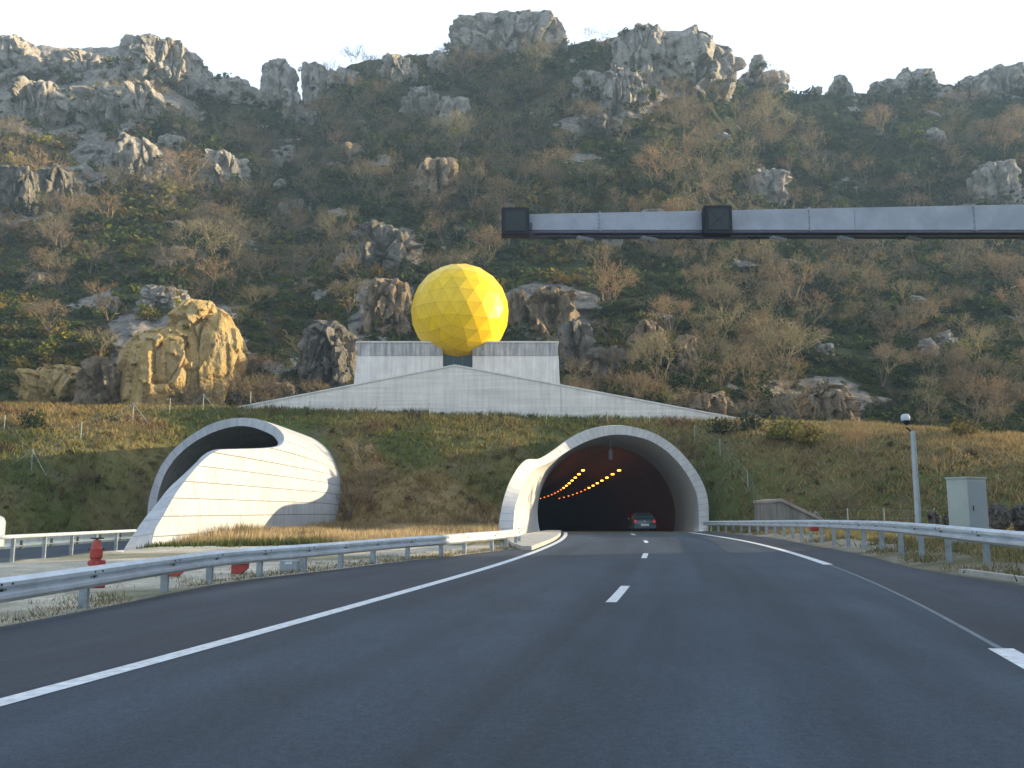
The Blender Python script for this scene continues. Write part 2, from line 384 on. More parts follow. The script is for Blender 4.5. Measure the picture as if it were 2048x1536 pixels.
# ------------------------------------------------------------------ ground sheet
def gridmesh(xs, ys, zf):
    X, Y = np.meshgrid(xs, ys); Z = zf(X, Y)
    V = np.stack([X.ravel(), Y.ravel(), Z.ravel()], 1); nx, ny = len(xs), len(ys)
    i = np.arange(nx*ny).reshape(ny, nx)
    Fc = np.stack([i[:-1, :-1].ravel(), i[:-1, 1:].ravel(), i[1:, 1:].ravel(), i[1:, :-1].ravel()], 1)
    return V, Fc
def graded(segs):
    out = []
    for a, b, st in segs: out += list(np.arange(a, b-1e-6, st))
    out.append(segs[-1][1]); return np.array(out)
xs = graded([(-900, -200, 50), (-200, -62, 6), (-62, 62, .4), (62, 200, 6), (200, 900, 50)])
ys = graded([(-900, -100, 50), (-100, -4, 4), (-4, 36, .5), (36, 78, .33), (78, 92, 1.)])
V, Fc = gridmesh(xs, ys, ground_z)
c = V[Fc].mean(1)
def in_tube(c, cx, cz0, R, Y0): return (c[:, 1] > Y0) & (np.hypot(c[:, 0]-cx(c[:, 1]), c[:, 2]-(cz0+zg(c[:, 1]))) < R)
keep = ~(in_tube(c, cT, CZ, 6.15, 62) | in_tube(c, cL, CZ, 6.15, 60))
Fc = Fc[keep]
X, Y, Z = V.T
grass1 = np.array([.135, .125, .045]); grass2 = np.array([.085, .10, .03]); dry = np.array([.26, .185, .09]); soil = np.array([.15, .115, .075]); gravel = np.array([.50, .455, .37])
n1 = fbm(X*.25, Y*.25, 0, 4, 21)[:, None]; n2 = fbm(X*.08, Y*.1, 0, 4, 33)[:, None]; n3 = fbm(X*.9, Y*.9, 0, 3, 44)[:, None]
C = grass2+(grass1-grass2)*sstep(-.25, .25, n1); C = C+(dry-C)*sstep(.12, .45, n2)*.8; C = C+(soil-C)*sstep(.15, .4, n3)*.6
med = (sstep(-14.6, -14.0, X)*sstep(.3, -.3, X-xe(Y))*sstep(41, 36, Y+.4*X*0))[:, None]
g = gravel*(1+.35*n3)*(1-.25*sstep(0,.5,n2))+0*C; g = g+(np.array([.14, .15, .09])-g)*sstep(.1, .5, n1)*.75
C = C+(g-C)*med
rs = (sstep(-.2, .2, X-xre(Y))*sstep(2.6, 1.2, X-xre(Y))*sstep(60, 50, Y))[:, None]
C = C+((gravel*.55)*(1+.3*n3)+(grass1-gravel*.8)*sstep(-.1, .3, n1)*.7-C)*rs
ground = mesh_np('ground', V, Fc, M['ground'], cols=np.clip(C, .01, 1), smooth=True); tag(ground, kind='structure')

# ------------------------------------------------------------------ road sheets
def strip(name, fl, fr, y0, y1, mat, z, st=1.0, nx=2, zf=None):
    yy = np.arange(y0, y1+1e-6, (y1-y0)/max(2, math.ceil((y1-y0)/st)))
    V = []; U = []
    for y in yy:
        a, b = float(fl(y)), float(fr(y))
        for k in range(nx):
            x = a+(b-a)*k/(nx-1)
            base = float(zf(x, y)) if zf else float(zg(y))
            V.append((x, y, base+z)); U.append((x-float(xm(min(y, 70))), y))
    i = np.arange(len(V)).reshape(len(yy), nx)
    Fa = np.stack([i[:-1, :-1].ravel(), i[:-1, 1:].ravel(), i[1:, 1:].ravel(), i[1:, :-1].ravel()], 1)
    o = mesh_np(name, V, Fa, mat, uvs=U, smooth=True); tag(o, kind='structure'); return o
zr = lambda x, y: float(zg(y))+.36*float(sstep(0.2, 3.5, x-float(xr(y))))*float(sstep(70, 40, y))
off = lambda f, d: (lambda y: float(f(y))+d)
strip('road_shoulder', off(xe, 0), off(xl, .1), -30, 59, M['asphalt_dark'], .006, 1, 3)
strip('road', off(xl, .1), off(xm, -.05), -30, 66, M['asphalt'], .006, 1, 5)
strip('road_right_lane', off(xm, -.05), off(xr, .05), -30, 66, M['asphalt_lane'], .006, 1, 5)
strip('road_shoulder', off(xr, .05), off(xre, 0), -30, 66, M['asphalt_dark'], .006, 1, 8, zr)
strip('tunnel_roadway', lambda y: float(cT(y))-5.9, lambda y: float(cT(y))+5.9, 66, 236, M['asphalt'], .004, 2, 4)
strip('opposite_road', lambda y: float(np.interp(y, [-30, 30, 60], [-26, -25.4, -23.9])), lambda y: float(np.interp(y, [-30, 36, 60], [-15.6, -15.9, -13.4])), -30, 60, M['asphalt'], -.445, 2, 5, lambda x, y: 0)
strip('opposite_tunnel_roadway', lambda y: float(cL(y))-5.9, lambda y: float(cL(y))+5.9, 60, 180, M['asphalt'], -.40, 2, 4)
# markings
strip('road_marking', off(xl, -.11), off(xl, .11), -20, 59.5, M['paint'], .011, .7)
for k, y0 in enumerate([1.0, 14.0, 26.9, 39.9, 52.8]):
    strip('road_marking', off(xm, -.085), off(xm, .085), y0, y0+3.0, M['paint'], .011, 1)
strip('road_marking', off(xr, -.13), off(xr, .13), -15, 9.35, M['paint'], .011, .7)
strip('road_marking', off(xr, -.13), off(xr, .13), 23.7, 60, M['paint'], .011, .7)
strip('road_joint', off(xr, -.035), off(xr, .035), 9.35, 23.7, M['paint_worn'], .010, .7)

# kerb apron beside the beak
yy = np.arange(32.5, 59.6, .9); mb = MB(); L = []; R = []
for y in yy:
    r_ = float(xl(y))-.28; w = float(np.interp(y, [32.5, 36, 45, 52, 60], [.35, 1.2, 2.7, 1.8, .9])); L.append((r_-w, y)); R.append((r_, y))
n = len(yy); vs = []
for i in range(n):
    (a, y), (b_, _) = L[i], R[i]
    vs += [(a, y, -.05), (a, y, .15), (b_-.03, y, .15), (b_, y, .12), (b_, y, -.05)]
fs = []
for i in range(n-1):
    for k in range(4): fs.append((i*5+k, i*5+k+1, i*5+k+6, i*5+k+5))
fs += [(0, 1, 2, 3, 4), tuple(5*(n-1)+k for k in (4, 3, 2, 1, 0))]
tag(mb.add(vs, fs).build('kerb', M['kerb']), kind='structure')
# right kerb piece seen under the right rail
mb = MB()
kp = [(float(xre(y))+.12, y) for y in np.arange(9, 18.5, .5)]
vs = []; fs = []
for i, (x, y) in enumerate(kp):
    z = float(ground_z(x, y)); vs += [(x, y, z-.1), (x, y, z+.1), (x+.18, y, z+.1), (x+.18, y, z-.1)]
for i in range(len(kp)-1):
    for k in range(3): fs.append((i*4+k, i*4+k+1, i*4+k+5, i*4+k+4))
fs += [(0, 1, 2, 3), tuple(4*(len(kp)-1)+k for k in (3, 2, 1, 0))]
tag(mb.add(vs, fs).build('kerb', M['kerb']), kind='structure')

# ------------------------------------------------------------------ tunnel portals
def portal(name, pairs, cx, cz0, Ro, Ri, Yb, mats, deep, label, joinw=1.0):
    root = empty(name, (float(cx(62)), 62, 0)); off = Vector(root.location)
    P = np.array(pairs, float)           # uo vo ui vi Yo Yi
    s = np.arange(len(P)); q = np.linspace(0, len(P)-1, 8*(len(P)-1)+1)
    Q = np.stack([spline(list(zip(s, P[:, k])))(q) for k in range(6)], 1)
    O = np.array([at(a[0], a[1], a[4]) for a in Q]); I = np.array([at(a[2], a[3], a[5]) for a in Q])
    def extend(A):
        a = A[0].copy(); a[2] -= 1.2; b = A[-1].copy(); b[2] -= 1.2; return np.vstack([a, A, b])
    O = extend(O); I = extend(I); n = len(O)
    def cyl(A):
        c = cx(A[:, 1]); dz = A[:, 2]-(cz0+zg(A[:, 1])); dx = A[:, 0]-c
        return np.hypot(dx, dz), np.unwrap(np.arctan2(dz, dx)), A[:, 1]
    def surf(A, R, rows, yend, extra):
        r, th, y = cyl(A); V = []; U = []
        # base angle targets: keep vertical legs near the floor
        sl = 1.0
        for k in range(rows+1):
            tt = k/rows; s_ = tt*tt*(3-2*tt)*.6+tt*.4
            yy = y+(yend-y)*tt; rr = r+(R-r)*s_
            V.append(np.stack([cx(yy)+rr*np.cos(th), yy, cz0+zg(yy)+rr*np.sin(th)], 1)); U.append(np.stack([yy, th*R], 1))
        for ye in extra:
            yy = np.full(n, float(ye)); V.append(np.stack([cx(yy)+R*np.cos(th), yy, cz0+zg(yy)+R*np.sin(th)], 1)); U.append(np.stack([yy, th*R], 1))
        m_ = len(V); V = np.concatenate(V); U = np.concatenate(U); i = np.arange(m_*n).reshape(m_, n)
        Fa = np.stack([i[:-1, :-1].ravel(), i[:-1, 1:].ravel(), i[1:, 1:].ravel(), i[1:, :-1].ravel()], 1)
        return V, Fa, U
    V, Fa, U = surf(O, Ro, 26, Yb, [Yb+4, Yb+9])
    mesh_np('outer_shell', V-off, Fa[:, ::-1], mats[0], root, uvs=U, smooth=True)
    ex = list(np.arange(Yb+3, 78, 3.))
    V, Fa, U = surf(I, Ri, 26, Yb, ex)
    mesh_np('lining', V-off, Fa, mats[2], root, uvs=U, smooth=True)
    # deep bore behind the portal ring
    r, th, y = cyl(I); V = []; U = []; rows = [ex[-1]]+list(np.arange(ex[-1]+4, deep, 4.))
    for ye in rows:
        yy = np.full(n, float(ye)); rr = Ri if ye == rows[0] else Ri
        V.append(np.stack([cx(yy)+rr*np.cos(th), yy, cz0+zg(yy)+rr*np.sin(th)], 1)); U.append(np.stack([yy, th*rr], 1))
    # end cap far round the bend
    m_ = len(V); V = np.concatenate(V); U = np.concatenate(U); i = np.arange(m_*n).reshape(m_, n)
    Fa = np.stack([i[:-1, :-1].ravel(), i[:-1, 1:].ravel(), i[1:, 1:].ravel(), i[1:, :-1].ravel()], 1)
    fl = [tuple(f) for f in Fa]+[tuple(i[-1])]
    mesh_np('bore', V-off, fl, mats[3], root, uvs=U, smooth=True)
    # rim
    arc = np.concatenate([[0], np.cumsum(np.linalg.norm(np.diff(O, axis=0), axis=1))])
    V = np.vstack([O, (O+I)/2, I]); U = np.vstack([np.stack([arc, 0*arc], 1), np.stack([arc, 0*arc+.4], 1), np.stack([arc, 0*arc+.8], 1)])
    i = np.arange(3*n).reshape(3, n)
    Fa = np.stack([i[:-1, :-1].ravel(), i[:-1, 1:].ravel(), i[1:, 1:].ravel(), i[1:, :-1].ravel()], 1)
    mesh_np('mouth_rim', V-off, Fa, mats[1], root, uvs=U, smooth=True)
    tag(root, label, 'tunnel portal'); return root
right_pairs = [(1418,1062,1398,1062,64,64),(1416,1000,1396,1003,64,64),(1403,960,1384,966,64,64),(1380,925,1362,932,64,64),(1350,893,1334,903,64,64),
 (1312,868,1301,882,64,64),(1272,855,1267,872,64,64),(1235,851.5,1235,869,64,64),(1200,855,1204,873,64,64),(1165,865,1175,882,64,64),(1135,880,1148,895,63.5,63.5),
 (1108,899,1126,908,62.3,62.5),(1090,911,1108,920,60.5,61),(1075,918,1090,929,58,59),(1061,918,1076,935,55.5,56.5),(1050,921,1066,941,53.5,54.5),
 (1037,934,1056,953,52,52.5),(1022,958,1046,970,50.5,51),(1011,985,1037,992,49.5,49.5),(1003,1015,1030,1016,48.5,48.5),(998,1045,1027,1045,48,47.8),(995,1075,1026,1075,47.6,47.2)]
left_pairs = [(291,1064,307,1064,62,62),(294,1034,310,1034,62,62),(297,1003,313,1006,62,62),(307,966,320,974,62,62),(323,930,334,941,62,62),(348,898,356,911,62,62),
 (378,873,386,886,62,62),(413,852,418,868,62,62),(446,840,449,857,61.7,61.7),(479,835.5,477,852,61.2,61.2),(509,837,503,854,60.3,60.3),(533,844,527,862,59,59),
 (553,855,545,871,57.3,57.6),(565,867,554,881,55.8,56.2),(568,879,556,888,54.6,55.2),(562,890,549,893,53.2,54),(543,896,522,896,51.3,52),(501,898,474,897.5,48.2,49),
 (460,899,430,899.5,45.5,46.3),(437,901,407,910,44.0,44.6),(419,910,392,925,43,43.5),(397,930,368,948,41.5,42),(370,962,338,976,40,40.3),
 (348,993,315,1005,38.8,39),(326,1032,289,1037,37.6,37.6),(310,1060,268,1067,36.9,36.8),(302,1095,248,1098,36.4,36.2)]
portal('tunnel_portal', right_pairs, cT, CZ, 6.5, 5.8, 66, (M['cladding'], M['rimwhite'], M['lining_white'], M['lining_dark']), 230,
       'round white concrete tunnel mouth on the right with orange lamps inside')
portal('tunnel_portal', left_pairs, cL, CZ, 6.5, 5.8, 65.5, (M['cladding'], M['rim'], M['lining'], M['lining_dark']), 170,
       'white panelled teardrop-shaped tunnel mouth on the left with long sloping beak wall')
# lamps in the right tunnel
for row, dx in (('left', -1.6), ('right', 1.6)):
    k = 0
    for Y in np.arange(79, 152, 5.6):
        k += 1; dim = k > 7
        s_ = .34 if not dim else .26
        c = float(cT(Y)); z = 5.35-.02*(Y-60)
        mb = MB(); mb.box((0, 0, 0), (s_*.75, .55, .12), bev=.02)
        o = mb.build('tunnel_lamp', M['sodium_dim' if dim else 'sodium']); o.location = (c+dx, Y, z)
        ords = ['first', 'second', 'third', 'fourth', 'fifth', 'sixth', 'seventh', 'eighth', 'ninth', 'tenth', 'eleventh', 'twelfth', 'thirteenth', 'fourteenth', 'fifteenth', 'sixteenth', 'seventeenth', 'eighteenth']
        tag(o, '%s orange lamp from the entrance in the %s row of the tunnel' % (ords[k-1], row), 'lamp', 'orange lamps in the tunnel ceiling')
# hanging sensor near the crown of the right tunnel
r0 = empty('hanging_sign', (float(cT(70)), 70, 6.9)); MB().tube([(0, 0, .3), (0, 0, -.7)], .05).build('rod', M['pole'], r0); MB().box((0, 0, -1.1), (.28, .2, .8), bev=.03).build('housing', M['beam'], r0)
tag(r0, 'slim grey fixture hanging from the crown just inside the right tunnel', 'fixture')

# ------------------------------------------------------------------ control building, gable wall, dome
YF = 80.0
def xz(u, v, Y): p = at(u, v, Y); return (p[0], p[2])
b = empty('control_building', (at(915, 760, YF)[0], YF, at(915, 760, YF)[2])); off = Vector(b.location)
def shift(mb): mb.v = [tuple(Vector(v)-off) for v in mb.v]; return mb
shift(MB().prism([xz(714, 711, YF), xz(885.5, 711, YF), xz(885.5, 800, YF), xz(704, 800, YF)], YF, YF+6)).build('wall', M['wing'], b)
shift(MB().prism([xz(945, 711, YF), xz(1117, 711, YF), xz(1121, 800, YF), xz(945, 800, YF)], YF, YF+6)).build('wall', M['wing'], b)
for (a0, a1) in ((714, 885.5), (945, 1116)):
    mb = MB(); p0 = xz(a0, 711, YF-.06); p1 = xz(a1, 711, YF-.06); q0 = xz(a0, 685.5, YF-.06); q1 = xz(a1, 685.5, YF-.06)
    shift(mb.prism([q0, q1, p1, p0], YF-.06, YF+6.05)).build('parapet', M['wingband'], b)
    mb = MB(); z = q0[1]
    shift(mb.prism([(q0[0]-.08, z+.14), (q1[0]+.08, z+.14), (q1[0]+.08, z+.003), (q0[0]-.08, z+.003)], YF-.14, YF+6.1)).build('coping', M['capping'], b)
mb = MB(); shift(mb.prism([xz(887, 685, YF+.7), xz(944, 685, YF+.7), xz(944, 790, YF+.7), xz(887, 790, YF+.7)], YF+.7, YF+.9)).build('glazed_door', M['teal'], b)
for uu in (906, 925):
    mb = MB(); p = xz(uu, 740, YF+.68); shift(mb.box((p[0], YF+.66, p[1]), (.06, .06, 4.2))).build('door_mullion', M['beam_dark'], b)
for uu in (865, 965):
    p = xz(uu, 706, YF); mb = MB(); shift(mb.box((p[0], YF-.1, p[1]), (.2, .16, .45), bev=.03)).build('wall_lamp', M['cabinet_side'], b)
tag(b, 'pale concrete control building in two wings carrying the yellow dome', 'building')
# gable retaining wall
g0 = empty('gable_wall', (at(910, 820, YC)[0], YC+.6, at(910, 825, YC)[2])); off = Vector(g0.location); YG = YC+.25
ap = xz(910, 732, YG); ll = xz(476, 816, YG); rr = xz(1506, 844, YG)
mb = MB(); shift(mb.prism([ll, ap, rr, (rr[0], rr[1]-1.2), (ap[0], ap[1]-7), (ll[0], ll[1]-1.2)], YG, YG+.7)).build('wall', M['gable'], g0)
for p, q in ((ll, ap), (ap, rr)):
    mb = MB(); shift(mb.prism([(p[0], p[1]+.003), (q[0], q[1]+.003), (q[0], q[1]+.13), (p[0], p[1]+.13)], YG-.08, YG+.78)).build('coping', M['capping'], g0)
pj = xz(1122, 790, YG); mb = MB(); shift(mb.box((pj[0], YG-.004, pj[1]-.9), (.05, .02, 3.0))).build('joint', M['wingband'], g0)
tag(g0, 'long low triangular concrete gable wall above the two tunnels', 'wall')
# dome
YD = YF+1.9; pc = at(920, 625, YD); RD = 98*math.hypot(YD, pc[2])/F*.985
d0 = empty('dome', pc)
def geodesic(Rr, fr=4):
    bm = bmesh.new(); bmesh.ops.create_icosphere(bm, subdivisions=1, radius=1)
    bmesh.ops.rotate(bm, verts=bm.verts, cent=(0, 0, 0), matrix=Matrix.Rotation(math.radians(10), 3, 'Z')); T = []
    for f in bm.faces:
        A, B, C_ = [v.co.copy() for v in f.verts]; P_ = lambda i, j: (A+(B-A)*(i/fr)+(C_-A)*(j/fr)).normalized()*Rr
        for i in range(fr):
            for j in range(fr-i):
                T.append((P_(i, j), P_(i+1, j), P_(i, j+1)))
                if i+j < fr-1: T.append((P_(i+1, j), P_(i+1, j+1), P_(i, j+1)))
    bm.free(); return T
rr_ = random.Random(5); V = []; C = []
for tri in geodesic(RD*1.006):
    cc = sum(tri, Vector())/3; k = rr_.choice([.93, .97, 1.0, 1.02])
    for p_ in tri: V.append(cc+(p_-cc)*.984); C.append(np.array([.98, .64+.12*(k-.97), .001])*k)
V = np.array([tuple(v) for v in V]); mesh_np('panels', V, np.arange(len(V)).reshape(-1, 3), M['dome'], d0, cols=np.array(C))
V = np.array([tuple(v*.9935) for tri in geodesic(RD*1.006) for v in tri]); mesh_np('joint_shell', V, np.arange(len(V)).reshape(-1, 3), M['joint'], d0)
zt = xz(920, 685, YF)[1]-pc[2]
mb = MB(); rc = math.sqrt(max(.1, RD**2-zt**2)); mb.lathe([(rc-.5, zt+.02), (rc-.02, zt+.02), (rc-.0, zt+.12), (rc-.3, zt+.12)], c=(0, .5, 0), n=40).build('dark_gap_ring', M['black'], d0)  # black ring stands in for the shaded gap between dome and roof
tag(d0, 'bright yellow faceted geodesic dome above the gable wall', 'dome')

# ------------------------------------------------------------------ mountain
sky_uv = [(-900, 40), (-300, 60), (-60, 88), (0, 92), (22, 84), (40, 74), (56, 90), (130, 96), (250, 93), (262, 82), (335, 82), (362, 106), (400, 160), (470, 160), (512, 186), (530, 205), (640, 205), (655, 150), (690, 136), (720, 126), (780, 116), (860, 108), (905, 108), (1020, 100), (1125, 88), (1160, 84), (1205, 82), (1240, 66), (1275, 56), (1350, 64), (1420, 92), (1468, 152), (1480, 178), (1500, 172), (1560, 178), (1580, 186), (1620, 190), (1680, 188), (1730, 184), (1765, 178), (1800, 168), (1850, 158), (1900, 172), (1930, 176), (1950, 160), (2000, 148), (2048, 146), (2300, 130), (3000, 120)]
SU = [p[0] for p in sky_uv]; SV = [p[1] for p in sky_uv]
def vs_(u): return np.interp(u, SU, SV)
def vb_(u): return np.interp(u, [-900, 0, 1000, 1500, 1850, 2048, 3000], [850, 850, 870, 880, 900, 910, 960])
def tof(u, v): return np.clip((vb_(u)-v)/(vb_(u)-vs_(u)), 0, 1.2)
def depth(u, t):
    base = 87+175*np.power(np.clip(t, 0, 1.3), 1.3)+25*sstep(1300, 2000, u)*t
    return base
def rockmask(u, v, X, Y):
    m = np.zeros_like(u)
    for (cu, cv, ru, rv, s_) in ((150, 180, 270, 100, 1.5), (60, 390, 110, 60, 1.1), (250, 330, 120, 60, 1.1), (450, 350, 70, 50, .7), (1350, 120, 120, 75, 1.5), (1240, 200, 100, 60, .8),
            (1020, 70, 110, 50, .9), (600, 190, 90, 50, .6), (880, 350, 60, 60, .5), (770, 500, 80, 70, .6), (360, 710, 150, 110, .9), (90, 760, 90, 60, .6), (1100, 620, 110, 70, .9), (760, 620, 70, 80, .9),
            (1300, 690, 120, 80, .5), (1650, 800, 80, 50, .6), (1850, 160, 250, 45, .5), (620, 740, 120, 60, .5), (1530, 160, 70, 40, .8), (1450, 760, 160, 50, .35), (2000, 360, 70, 60, .6), (1200, 260, 90, 60, .5)):
        d = ((u-cu)/ru)**2+((v-cv)/rv)**2; m = np.maximum(m, s_*np.clip(1.5-d, 0, 1))
    return m
def mpoint(u, t):
    u = np.asarray(u, float); t = np.asarray(t, float)
    v = vb_(u)+(vs_(u)-vb_(u))*t; Y = depth(u, t)
    a = (u-1024)/F; x0 = a*Y; ramp_ = np.clip(t*5, 0, 1)*np.clip((1.02-t)*8, .15, 1)
    nz = ridged(x0*.022, Y*.022, v*.004, 4, 3)*9*(.5+t)+fbm(x0*.07, Y*.07, v*.012, 4, 8)*6*(.5+t)+ridged(x0*.16, v*.03, Y*.05, 3, 15)*1.8
    rkm = rockmask(u, v, 0, 0)
    Y = Y-nz*ramp_-ramp_*(.25+rkm)*(ridged(x0*.09, v*.012, Y*.03, 5, 91)*5*(.4+t))
    v2 = v+fbm(x0*.2, Y*.1, 0, 3, 4)*5*(1-.3*t)+np.where(t > .97, fbm(u*.06, 0*u, 7.7, 3, 41)*7, 0)
    b_ = (768-v2)/F; dy = cp-b_*sp; dz = sp+b_*cp; tt = Y/dy
    return np.stack([a*tt, Y+0*a, CH+dz*tt], -1), v2, nz
us = np.concatenate([np.arange(-900, -60, 12), np.arange(-60, 2110, 3.6), np.arange(2110, 2960, 12)])
ts = np.concatenate([np.linspace(0, 1, 250)])
Ug, Tg = np.meshgrid(us, ts); P, Vv, NZ = mpoint(Ug, Tg)
rows = [P]; last = P[-1]
for k, (dy_, dz_) in enumerate(((8, -2), (30, -12), (90, -60), (200, -150))):
    q = last.copy(); sc_ = (q[:, 1]+dy_)/q[:, 1]; q[:, 0] *= sc_; q[:, 1] += dy_; q[:, 2] += dz_; rows.append(q[None])
PP = np.concatenate(rows, 0); nr, nc = PP.shape[:2]
i = np.arange(nr*nc).reshape(nr, nc); Fa = np.stack([i[:-1, :-1].ravel(), i[:-1, 1:].ravel(), i[1:, 1:].ravel(), i[1:, :-1].ravel()], 1)
# colour: rock where steep or in known bare regions, else earth and dry grass
uf, vf = Ug.ravel(), Vv.ravel(); Xf, Yf, Zf = P.reshape(-1, 3).T
rk = rockmask(uf, vf, Xf, Yf)
nn = fbm(Xf*.10, Yf*.08, Zf*.10, 5, 61)
RM = sstep(.05, .22, nn+rk*.62-.28)
tone = fbm(Xf*.05, Yf*.05, Zf*.05, 4, 71)[:, None]
earth = np.array([.095, .078, .042])*(1+.0*tone)+(np.array([.062, .075, .028])-np.array([.095, .078, .042]))*sstep(-.2, .3, tone)
rock = np.array([.34, .31, .27])*(1+.5*fbm(Xf*.4, Yf*.4, Zf*.4, 3, 77))[:, None]
C = earth
Rall = np.concatenate([RM*.75, np.tile(RM[-nc:]*.75, 4)])
Call = np.vstack([C, np.tile(C[-nc:], (4, 1))])
hill = mesh_np('hill', PP.reshape(-1, 3), Fa, M['terrain'], cols=np.clip(Call, .01, 1), smooth=True); tag(hill, kind='structure')
ra = hill.data.attributes.new('Rock', 'FLOAT', 'POINT'); ra.data.foreach_set('value', Rall.astype(np.float32))
hm = dict(nr=len(ts), nc=nc)
def surf_pt(u, v):
    t = float(tof(u, v)); p, _, _ = mpoint(np.array([float(u)]), np.array([min(t, 1.0)])); return p[0]

# ------------------------------------------------------------------ rocks
def rock_mesh(name, w, d, h, seed, block=4., sub=5, rough=1.0, flat=0.0, cr=1.0):
    bm = bmesh.new(); bmesh.ops.create_icosphere(bm, subdivisions=sub, radius=1)
    V = np.array([v.co for v in bm.verts]); Fa = np.array([[v.index for v in f.verts] for f in bm.faces]); bm.free()
    l = (np.abs(V)**block).sum(1)**(1/block); V = V/l[:, None]
    S = np.array([w, d, h])/2; m_ = min(w, h)
    Q = V*S; k = 1.0/m_
    o = seed*13.7
    # warp whole outline
    Q = Q+np.stack([fbm(Q[:, 0]*k*.9+o, Q[:, 1]*k*.9, Q[:, 2]*k*.9, 3, seed), fbm(Q[:, 0]*k*.9, Q[:, 1]*k*.9+o, Q[:, 2]*k*.9, 3, seed+5), fbm(Q[:, 0]*k*.9, Q[:, 1]*k*.9, Q[:, 2]*k*.9+o, 3, seed+9)], 1)*m_*.22*rough
    f1, f2, cv, tl = worley(Q*k*np.array([2.6, 2.6, 1.0])+o, seed)
    nrm = V/np.linalg.norm(V, axis=1)[:, None]
    disp = (cv-.5)*.20-np.clip(.05-(f2-f1), 0, .05)*1.6*cr+tl*.2
    g1, g2, cv2, tl2 = worley(Q*k*np.array([7., 7., 2.6])+o, seed+3)
    disp = disp+fbm(Q[:, 0]*k*9+o, Q[:, 1]*k*9, Q[:, 2]*k*5, 3, seed+2)*.05+(cv2-.5)*.09+tl2*.12-np.clip(.05-(g2-g1), 0, .05)*.5+ridged(Q[:, 0]*k*3+o, Q[:, 1]*k*3, Q[:, 2]*k*2, 5, seed+1)*.10
    Q = Q+nrm*np.array([1, 1, .28])*(disp*m_*rough*1.15)[:, None]
    for a_, s_ in ((0, w), (2, h)):
        lo_, hi_ = Q[:, a_].min(), Q[:, a_].max(); Q[:, a_] = (Q[:, a_]-(lo_+hi_)/2)*s_/(hi_-lo_)
    if flat: Q[:, 2] = np.minimum(Q[:, 2], h*.5*flat+Q[:, 2]*.08)
    return Q, Fa
ROCKB = []; ROCKV = []
def place_rock(u0, v0, u1, v1, label, mat='rock', seed=1, block=3.2, dep=.8, sub=5, push=0., flat=0., vref=None, rough=1., Y=None, name='rock_outcrop', sink=.12):
    g_ = .06; u0, u1, v0 = u0-g_*(u1-u0), u1+g_*(u1-u0), v0-g_*.3*(v1-v0)
    uc, vc = (u0+u1)/2, (v0+v1)/2
    if Y is None: Y = surf_pt(uc, vref if vref else v1-(v1-v0)*.25)[1]
    Y = Y-push
    ROCKB.append((u0+.08*(u1-u0), v0+.1*(v1-v0), u1-.08*(u1-u0), v1-.34*(v1-v0)))
    p = Vector(at(uc, vc+(v1-v0)*sink/2, Y)); k = math.hypot(Y, p.z-CH)/F
    w = (u1-u0)*k*1.0; h = (v1-v0)*k*(1+sink)*1.05
    Q, Fa = rock_mesh(name, w, max(w, h*.6)*dep, h, seed, block, sub, rough, flat)
    o = mesh_np(name, Q, Fa, M[mat], smooth=False); o.location = p+Vector((0, max(w, h*.6)*dep*(.30 if Y > 100 else .22), 0))
    ROCKV.append((Q+np.array(o.location), (u1-u0), Y)); tag(o, label, 'rock'); return o
R_ = place_rock
R_(912, 36, 1122, 120, 'huge flat-topped grey rock crowning the highest summit', seed=3, block=6, sub=6, flat=.84, vref=110, rough=.75)
R_(1232, 50, 1330, 170, 'left half of the broad pale rock massif right of the summit', seed=8, block=3.4, sub=6, vref=150, rough=.8)
R_(1300, 58, 1478, 190, 'sloping right half of the broad pale massif right of the summit', seed=9, block=2.1, sub=6, vref=150, rough=.6)
R_(1478, 134, 1580, 205, 'rounded rock carrying a small knob on the right ridge', seed=11, block=2.5, vref=180)
R_(1503, 110, 1530, 146, 'small knob of rock balanced on top of the rounded ridge rock', seed=12, block=3, vref=180, Y=255)
R_(1618, 172, 1646, 196, 'tiny dark rock on the saddle left of the tooth-shaped rock', seed=13, vref=190)
R_(1664, 152, 1712, 200, 'tooth-shaped pale rock standing alone on the right saddle', seed=14, vref=190)
R_(1795, 134, 1880, 200, 'rounded double-humped rock on the right ridge above the second lane sign end', seed=15, block=2.4, vref=180)
R_(1745, 158, 1810, 200, 'low blocky rock left of the rounded ridge rock on the far right ridge', seed=16, vref=185)
R_(1938, 132, 2075, 215, 'wide rock mass at the right end of the skyline', seed=17, block=3, sub=6, vref=190)
R_(525, 120, 584, 215, 'left of the two tall pinnacles in the skyline notch', seed=21, block=4.5, vref=205, rough=.6, sub=6)
R_(602, 126, 650, 218, 'right of the two tall pinnacles in the skyline notch', seed=22, block=4.5, vref=205, rough=.6, sub=6)
R_(562, 180, 602, 245, 'narrow rock leaning at the foot of the left pinnacle', seed=23, vref=240)
R_(592, 215, 625, 258, 'small boulder at the foot of the right pinnacle', seed=24, vref=250)
R_(655, 135, 720, 190, 'low grey rock on the skyline right of the two pinnacles', seed=25, vref=180)
R_(765, 112, 830, 175, 'jagged grey rock on the skyline left of the summit block', seed=26, vref=170)
R_(856, 98, 890, 150, 'small upright rock just left of the summit block', seed=27, vref=150)
R_(804, 174, 890, 250, 'large smooth boulder below the skyline left of the summit', seed=31, block=3, sub=6, vref=240)
R_(864, 190, 940, 276, 'pale jagged rock leaning against the large smooth boulder', seed=32, block=2.6, vref=262)
R_(250, 78, 372, 165, 'blocky pale rock bluff at the edge of the left massif', seed=34, block=4, sub=6, vref=150)
R_(330, 120, 412, 200, 'sloping pale rock shoulder dropping right from the left bluff', seed=35, block=2.5, vref=180)
